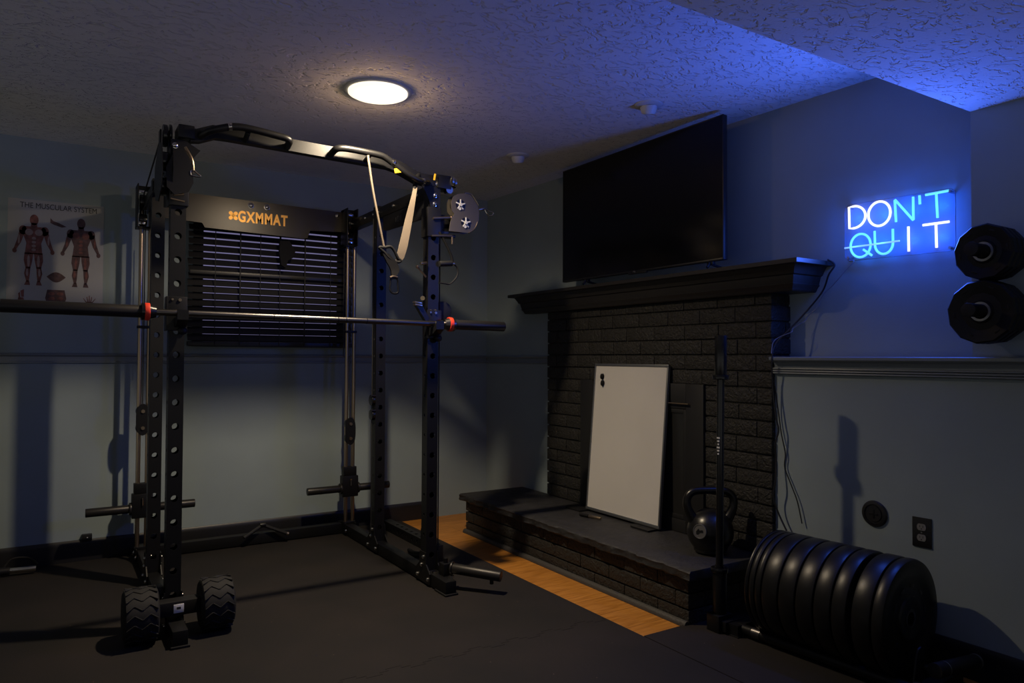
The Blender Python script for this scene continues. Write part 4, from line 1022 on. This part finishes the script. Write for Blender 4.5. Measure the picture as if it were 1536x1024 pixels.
# ------------------------------------------------------------------ dodecagon plates on wall pegs
def grip_plate(R, w):
    t = thing('weight_plate', None, 'weight plate', (0, 0, 0), None, local=True)
    mb = MB()
    Rr = R/math.cos(PI/12)
    mb.lathe([(.026, .006), (.040, .003), (.043, .008), (R*.60, .010), (R*.80, .004), (Rr*.95, 0), (Rr, .007), (Rr, w-.007), (Rr*.95, w), (.026, w), (.026, .006)], Matrix.Rotation(.13, 4, 'Z'), 12)
    for k in range(6):
        a = 2*PI*k/6+.4; mb.box((R*.80*math.cos(a), R*.80*math.sin(a), .0035), (.006, .020, .004), Euler((0, 0, a)), .001)
    mb.build('plate_body', 'urethane', t, ang=20)
    MB().lathe([(.0265, -.001), (.0345, -.001), (.0345, .004), (.0265, .004), (.0265, -.001)], None, 40).build('hub_ring', 'alu', t)
    return t
XWALL = 2.957
for (cx, cy), R, xf, num, labs in ((at(1474, 376, 'X', 2.790)[1:3], .098, 2.790, 4, 'upper'), (at(1470, 466, 'X', 2.790)[1:3], .112, 2.790, 4, 'lower')):
    y0, z0 = cx, cy
    pg = thing('wall_peg', 'black storage peg through the %s stack of twelve-sided plates on the right wall' % labs, 'storage peg', (XWALL, y0, z0), 'plate pegs on the right wall')
    MB().cyl((XWALL-.001, y0, z0), (2.712, y0, z0), .0235, seg=28, bev=.002).build('peg_tube', 'urethane', pg)
    MB().bb(XWALL-.008, XWALL-.0005, y0-.04, y0+.04, z0-.05, z0+.05, .002).build('mount_plate', 'urethane', pg)
    MB().cyl((2.712, y0, z0), (2.704, y0, z0), .0245, seg=28, bev=.002).build('end_cap', 'rubber', pg)
    w = .034
    pos = ['front', 'second', 'third', 'rearmost']
    for k in range(num):
        rr = R*(1-.0*k) if k < 3 else R*.93
        t = grip_plate(rr, w)
        t.location = (xf+k*(w+.0006), y0, z0-(.0026)); t.rotation_euler = (0, PI/2, 0)
        t['group'] = 'twelve-sided plates on the %s wall peg' % labs
        t['label'] = '%s black twelve-sided weight plate of the %s stack on the right wall' % (pos[k], labs)

# ------------------------------------------------------------------ neon sign
wdir = Vector((.0475, -1, 0)).normalized(); wn = Vector((0, 0, 1)).cross(wdir).normalized()
if wn.x > 0: wn = -wn
s0 = Vector((XU(1.945), 1.945, 0)); 
TLp = s0+wn*.030; TLp.z = 1.888
SW, SH = .462, .250
ns = thing('neon_sign', 'glowing blue and white neon sign reading DON\'T QUIT on the right wall', 'neon sign', TLp)
skew = -.012
def S(u, v, d=0.): return TLp + wdir*(u*SW) + Vector((0, 0, -v*SH+skew*u*.5)) + wn*d
mb = MB(); b = mb.bm; outl = []
rc = .025
for (cu, cv, a0) in ((rc/SW, rc/SH, PI), (1-rc/SW, rc/SH, PI/2), (1-rc/SW, 1-rc/SH, 0), (rc/SW, 1-rc/SH, -PI/2)):
    for k in range(6):
        a = a0-PI/2*k/5
        outl.append((cu+rc/SW*math.cos(a), cv-rc/SH*math.sin(a)))
f1 = [b.verts.new(S(u, v, 0)) for u, v in outl]; f2 = [b.verts.new(S(u, v, .005)) for u, v in outl]
b.faces.new(f1); b.faces.new(list(reversed(f2)))
for k in range(len(outl)): b.faces.new((f1[k], f1[(k+1) % len(outl)], f2[(k+1) % len(outl)], f2[k]))
bmesh.ops.recalc_face_normals(b, faces=b.faces)
mb.build('acrylic_panel', 'acrylic', ns)
MB().tube([S(u, v, .0025) for u, v in outl], .0016, 6, True).build('panel_edge', 'cable_clear', ns)
so = MB()
for u, v in ((.04, .05), (.96, .05), (.96, .95), (.04, .95)): so.cyl(S(u, v, -.029), S(u, v, .012), .006, seg=12)
so.build('standoff', 'alu', ns)
D = .011; TR = .0050
def stroke(name, m, *paths, r=TR, closed=False):
    mb = MB()
    for p in paths: mb.tube(p, r, 10, closed)
    return mb.build(name, m, ns)
def ell(cu, cv, ru, rv, n=40, a0=0, a1=2*PI, full=True):
    return [S(cu+ru*math.cos(a0+(a1-a0)*k/n), cv-rv*math.sin(a0+(a1-a0)*k/n), D) for k in range(n if full else n+1)]
Dp = [S(.052, .05, D), S(.056, .43, D), S(.095, .435, D)] + [S(.095+.120*math.cos(a), .238-.197*math.sin(a), D) for a in [(-PI/2+PI*k/16) for k in range(1, 16)]] + [S(.095, .045, D)]
stroke('letter_d', 'neon_white', Dp, closed=True)
stroke('letter_o', 'neon_white', ell(.347, .242, .104, .21), closed=True)
stroke('letter_n', 'neon_blue', [S(.502, .425, D), S(.492, .05, D), S(.494, .045, D), S(.655, .435, D), S(.657, .43, D), S(.656, .045, D)])
stroke('apostrophe', 'neon_blue', [S(.711, .04, D), S(.714, .185, D)])
stroke('letter_t', 'neon_blue', [S(.762, .048, D), S(.955, .038, D)], [S(.853, .05, D), S(.862, .45, D)])
stroke('letter_q', 'neon_blue', ell(.165, .755, .098, .205), closed=True)
stroke('letter_q_tail', 'neon_blue', [S(.192, .83, D), S(.275, .95, D)])
stroke('letter_u', 'neon_blue', [S(.302, .53, D), S(.305, .76, D)] + [S(.389-.084*math.cos(a), .77+.175*math.sin(a), D) for a in [PI*k/14 for k in range(1, 14)]] + [S(.473, .76, D), S(.472, .535, D)])
stroke('letter_i', 'neon_white', [S(.612, .53, D), S(.614, .945, D)])
stroke('letter_t', 'neon_white', [S(.738, .538, D), S(.957, .535, D)], [S(.848, .545, D), S(.852, .93, D)])
stroke('strike_line', 'neon_strike', [S(.016, .775, D+.007), S(.54, .755, D+.007)], r=.0038)

# ------------------------------------------------------------------ cables, outlet and port cover
def cable(name, pts, r, m, lab, n=6):
    sp_ = smoothpath(pts, n)
    return tag(MB().tube(sp_, r, 8).build(name, m, origin=sp_[0]), lab, 'cable', 'cables by the fireplace')
xb = XBR+.02
m1 = [Vector((XU(2.02)-.06, 2.010, 1.650)), at(1252, 397, 'X', XU(2.)-.05), at(1243, 412, 'X', XU(2.)-.05), at(1233, 438, 'X', 3.0), at(1205, 472, 'X', 2.97), at(1180, 498, 'X', 2.92), at(1164, 515, 'X', 2.885), at(1158, 535, 'X', 2.855), at(1159, 580, 'X', 2.868), at(1164, 625, 'X', 2.868), at(1168, 645, 'X', 2.87), at(1163, 665, 'X', 2.86), at(1164, 690, 'X', 2.87), at(1163, 722, 'X', 2.86), at(1160, 745, 'X', 2.86), at(1168, 770, 'X', 2.87), at(1180, 796, 'X', 2.87)]
cable('power_cable', m1, .0040, 'cable', 'dark power cable running from the mantel end down beside the brick')
m2 = [S(.03, 1.0, -.006), at(1281, 392, 'X', 3.0), at(1268, 406, 'X', 3.0), at(1256, 420, 'X', 3.0), at(1246, 431, 'X', 3.005), at(1238, 438, 'X', 3.0), at(1229, 453, 'X', 3.0), at(1228, 459, 'X', 3.0), at(1212, 474, 'X', 2.99), at(1207, 481, 'X', 2.98), at(1190, 492, 'X', 2.95), at(1187, 498, 'X', 2.92), at(1170, 505, 'X', 2.90), at(1160, 513, 'X', 2.875), at(1157, 530, 'X', 2.852)]
cable('sign_wire', m2, .0019, 'cable_clear', 'thin blue-lit wire hanging from the neon sign to the brick corner')
xl = XLO(2.2)-.012
m3 = [at(1161, 570, 'X', xl-.02), at(1168, 620, 'X', xl), at(1172, 650, 'X', xl), at(1178, 680, 'X', xl), at(1177, 700, 'X', xl), at(1186, 725, 'X', xl), at(1196, 752, 'X', xl), at(1203, 785, 'X', xl)]
cable('wall_cable', m3, .0028, 'cable', 'slim cable curving down the lower wall behind the bumper plates')
def wallpt(px, py): 
    x = 2.92
    for _ in range(4): p = at(px, py, 'X', x); x = XLO(p.y)
    return at(px, py, 'X', x)
p = wallpt(1383.5, 798)
ou = thing('wall_outlet', 'black wall outlet plate with two grey receptacles on the right wall', 'outlet', p)
Mo = frame(p, wdir, (0, 0, 1))
if (Mo.to_3x3() @ Vector((0, 0, 1))).dot(wn) < 0: Mo = Mo @ Matrix.Rotation(PI, 4, 'Y')
MB().box((0, 0, .003), (.073, .117, .006), None, .002).xf(Mo).build('cover_plate', 'outlet', ou)
for dz in (.021, -.021):
    ro = MB().prism([(.0165*math.cos(a)*1.05, dz+max(-.013, min(.013, .0175*math.sin(a)))) for a in [2*PI*k/28 for k in range(28)]], .005, .008, Mo).build('receptacle', 'receptacle', ou)
    sl_ = MB()
    for dx in (-.006, .006): sl_.box((dx, dz+.003, .0082), (.0018, .008, .0008))
    sl_.cyl((0, dz-.007, .0078), (0, dz-.007, .0086), .0025, seg=10)
    sl_.xf(Mo).build('slots', 'ink', ro)
MB().cyl((0, 0, .006), (0, 0, .0075), .003, seg=10).xf(Mo).build('plate_screw', 'alu', ou)
p = wallpt(1312.5, 770)
pc = thing('port_cover', 'round black wall port cover with a cross slot beside the outlet', 'wall cover', p)
Mo2 = Mo.copy(); Mo2.translation = p
MB().lathe([(0, .0005), (.053, .0005), (.055, .004), (.050, .010), (.040, .012), (.038, .008), (.034, .008), (.032, .012), (0, .013)], Mo2, 48).build('cover_disc', 'outlet', pc)
MB().box((0, 0, .0135), (.036, .007, .003), None, .001).box((0, 0, .0135), (.007, .036, .003), None, .001).xf(Mo2).build('cross_grip', 'rubber', pc)

# ------------------------------------------------------------------ anatomy poster
yp = YB-.0005
PX0, PX1, PZ1 = -.222, .248, 2.085; PZ0 = 1.465
po = thing('poster', 'muscle anatomy chart poster with front and back figures on the back wall', 'poster', ((PX0+PX1)/2, yp, 1.78))
MB().bb(PX0, PX1, yp-.0015, yp+.001, PZ0, PZ1).build('sheet', 'paper', po)
pw, ph = PX1-PX0, PZ1-PZ0
def PP(u, v): return (PX0+u*pw, PZ1-v*ph)
yt = yp-.0022
tm = text_mesh('THE MUSCULAR SYSTEM', .05, bold=0, extrude=.0002)
x0 = min(v.co.x for v in tm.vertices); x1 = max(v.co.x for v in tm.vertices)
tb = MB(); c = PP(.52, .055)
add_mesh(tb, tm, Matrix.Translation((c[0], yt, c[1])) @ Matrix.Rotation(PI/2, 4, 'X') @ Matrix.Diagonal((pw*.80/(x1-x0), pw*.80/(x1-x0)*1.25, 1, 1)) @ Matrix.Translation((-(x0+x1)/2, 0, 0)))
tb.build('title', 'ink', po, smooth=False)
FR = frame((0, yt, 0), (1, 0, 0), (0, 0, 1))
def blob(mb, pts, d=0.):
    q = [PP(u, v) for u, v in pts]
    mb.prism(q, -.0003+d, .0003+d, FR)
def figure(cu, name, m, m2):
    mb = MB(); W2 = MB()
    def L(pts): blob(mb, [(cu+u, v) for u, v in pts])
    def E(u, v, ru, rv, t=mb, n=14, d=0.): blob(t, [(cu+u+ru*math.cos(2*PI*k/n), v+rv*math.sin(2*PI*k/n)) for k in range(n)], d)
    E(0, .185, .045, .050); L([(-.028, .215), (.028, .215), (.034, .25), (-.034, .25)])
    L([(-.10, .248), (.10, .248), (.125, .27), (.105, .33), (.075, .40), (.085, .47), (.09, .50), (-.09, .50), (-.085, .47), (-.075, .40), (-.105, .33), (-.125, .27)])
    for s in (-1, 1):
        E(s*.112, .285, .040, .042)
        L([(s*.085, .285), (s*.145, .285), (s*.170, .38), (s*.200, .455), (s*.175, .465), (s*.130, .40)])
        E(s*.192, .475, .022, .022)
        L([(s*.004, .49), (s*.092, .49), (s*.098, .56), (s*.078, .63), (s*.030, .63), (s*.012, .56)])
        L([(s*.030, .62), (s*.078, .62), (s*.092, .68), (s*.068, .755), (s*.045, .755), (s*.036, .70)])
        L([(s*.040, .745), (s*.070, .745), (s*.090, .785), (s*.030, .785)])
        E(s*.05, .30, .040, .030, W2, d=.0006); E(s*.05, .565, .014, .055, W2, d=.0006); E(s*.062, .67, .012, .035, W2, d=.0006); E(s*.150, .37, .010, .045, W2, d=.0006)
    for k in range(4): E(0, .355+.035*k, .022, .013, W2, d=.0006)
    o = mb.build(name, m, po, smooth=False); W2.build('tendons', m2, o, smooth=False)
figure(.265, 'front_figure', 'muscle', 'muscle_pale'); figure(.755, 'back_figure', 'muscle_dark', 'muscle')
mb = MB()
blob(mb, [(.43, .155), (.46, .18), (.52, .195), (.60, .225), (.55, .235), (.47, .215), (.43, .20)])
mb.build('side_study', 'muscle_dark', po, smooth=False); mb = MB()
blob(mb, [(.40+.20*t, .70-.045*math.sin(PI*t)) for t in [k/10 for k in range(11)]]+[(.60-.20*t, .70+.05*math.sin(PI*t)) for t in [k/10 for k in range(1, 10)]])
mb.build('side_study', 'muscle_dark', po, smooth=False)
mb = MB(); mb2 = MB()
blob(mb, [(.41, .82), (.59, .82), (.61, .90), (.58, .965), (.52, .99), (.48, .99), (.42, .965), (.39, .90)])
for k in range(3):
    for s in (-1, 1): blob(mb2, [(.5+s*.045+.035*math.cos(2*PI*j/10), .855+.045*k+.016*math.sin(2*PI*j/10)) for j in range(10)], .0006)
o = mb.build('torso_study', 'muscle_dark', po, smooth=False); mb2.build('torso_muscle', 'muscle', o, smooth=False)
mb = MB()
blob(mb, [(.12, .90), (.17, .90), (.18, .93), (.155, .985), (.135, .985), (.115, .94)]); blob(mb, [(.14, .84), (.175, .825), (.175, .895), (.15, .895)]); blob(mb, [(.118, .865), (.135, .85), (.14, .90), (.125, .905)])
blob(mb, [(.82, .92), (.89, .92), (.895, .95), (.87, .985), (.845, .985), (.81, .95)])
for u, t in ((-.045, -.03), (-.02, -.012), (.0, 0), (.02, .012), (.045, .035)):
    blob(mb, [(.855+u*.7-.006, .925), (.855+u*.7+.006, .925), (.855+u+t*.6+.004, .86+abs(u)*.6), (.855+u+t*.6-.004, .86+abs(u)*.6)])
mb.build('hand_study', 'muscle', po, smooth=False)

# ------------------------------------------------------------------ light
def light(kind, name, loc, energy, col, size=.1, target=None, sy=None):
    l = bpy.data.lights.new(name, kind); l.energy = energy; l.color = col
    o = bpy.data.objects.new(name, l); COL.objects.link(o); o.location = loc
    if kind == 'AREA':
        l.size = size
        if sy: l.shape = 'RECTANGLE'; l.size_y = sy
    else: l.shadow_soft_size = size
    if target is not None: o.rotation_euler = (Vector(target)-Vector(loc)).to_track_quat('-Z', 'Y').to_euler()
    return o
WARM = (1.0, .815, .57)
BLUE = (.06, .15, 1.0)
lo = light('SPOT', 'ceiling_lamp_light', (1.262, 3.165, CEIL-.035), 168, WARM, .03, (1.262-.09, 3.165+.16, 1.2)); lo.data.spot_size = math.radians(159); lo.data.spot_blend = 1.0
light('POINT', 'ceiling_lamp_glow', (1.262, 3.165, CEIL-.050), 2.6, (1.0, .62, .30), .02)
c = S(.5, .5, .035)
light('AREA', 'neon_front_light', c, 10., BLUE, SW*.85, c+wn, SH*.8)
for u in (.12, .37, .62, .87):
    for v in (.25, .75): light('POINT', 'neon_tube_light', S(u, v, .040), .62, (.012, .12, 1.0), .02)

# added ambient fill, no real source: pale below horizon brightens the ceiling, dark above
w = bpy.data.worlds.new('world'); sc.world = w; w.use_nodes = True
nt = w.node_tree; bg = nt.nodes['Background']
tc = nt.nodes.new('ShaderNodeTexCoord'); sx = nt.nodes.new('ShaderNodeSeparateXYZ'); nt.links.new(tc.outputs['Generated'], sx.inputs['Vector'])
rp = nt.nodes.new('ShaderNodeValToRGB'); ma = nt.nodes.new('ShaderNodeMath'); ma.operation = 'MULTIPLY_ADD'; ma.inputs[1].default_value = .5; ma.inputs[2].default_value = .5
nt.links.new(sx.outputs['Z'], ma.inputs[0]); nt.links.new(ma.outputs['Value'], rp.inputs['Fac'])
rp.color_ramp.elements[0].position = .47; rp.color_ramp.elements[0].color = (.29, .285, .27, 1)
rp.color_ramp.elements[1].position = .52; rp.color_ramp.elements[1].color = (.015, .016, .02, 1)
nt.links.new(rp.outputs['Color'], bg.inputs['Color']); bg.inputs['Strength'].default_value = 1.0
sc.view_settings.view_transform = 'Standard'; sc.view_settings.look = 'None'
sc.view_settings.exposure = 0.0; sc.view_settings.gamma = 1.0; sc.view_settings.use_curve_mapping = False
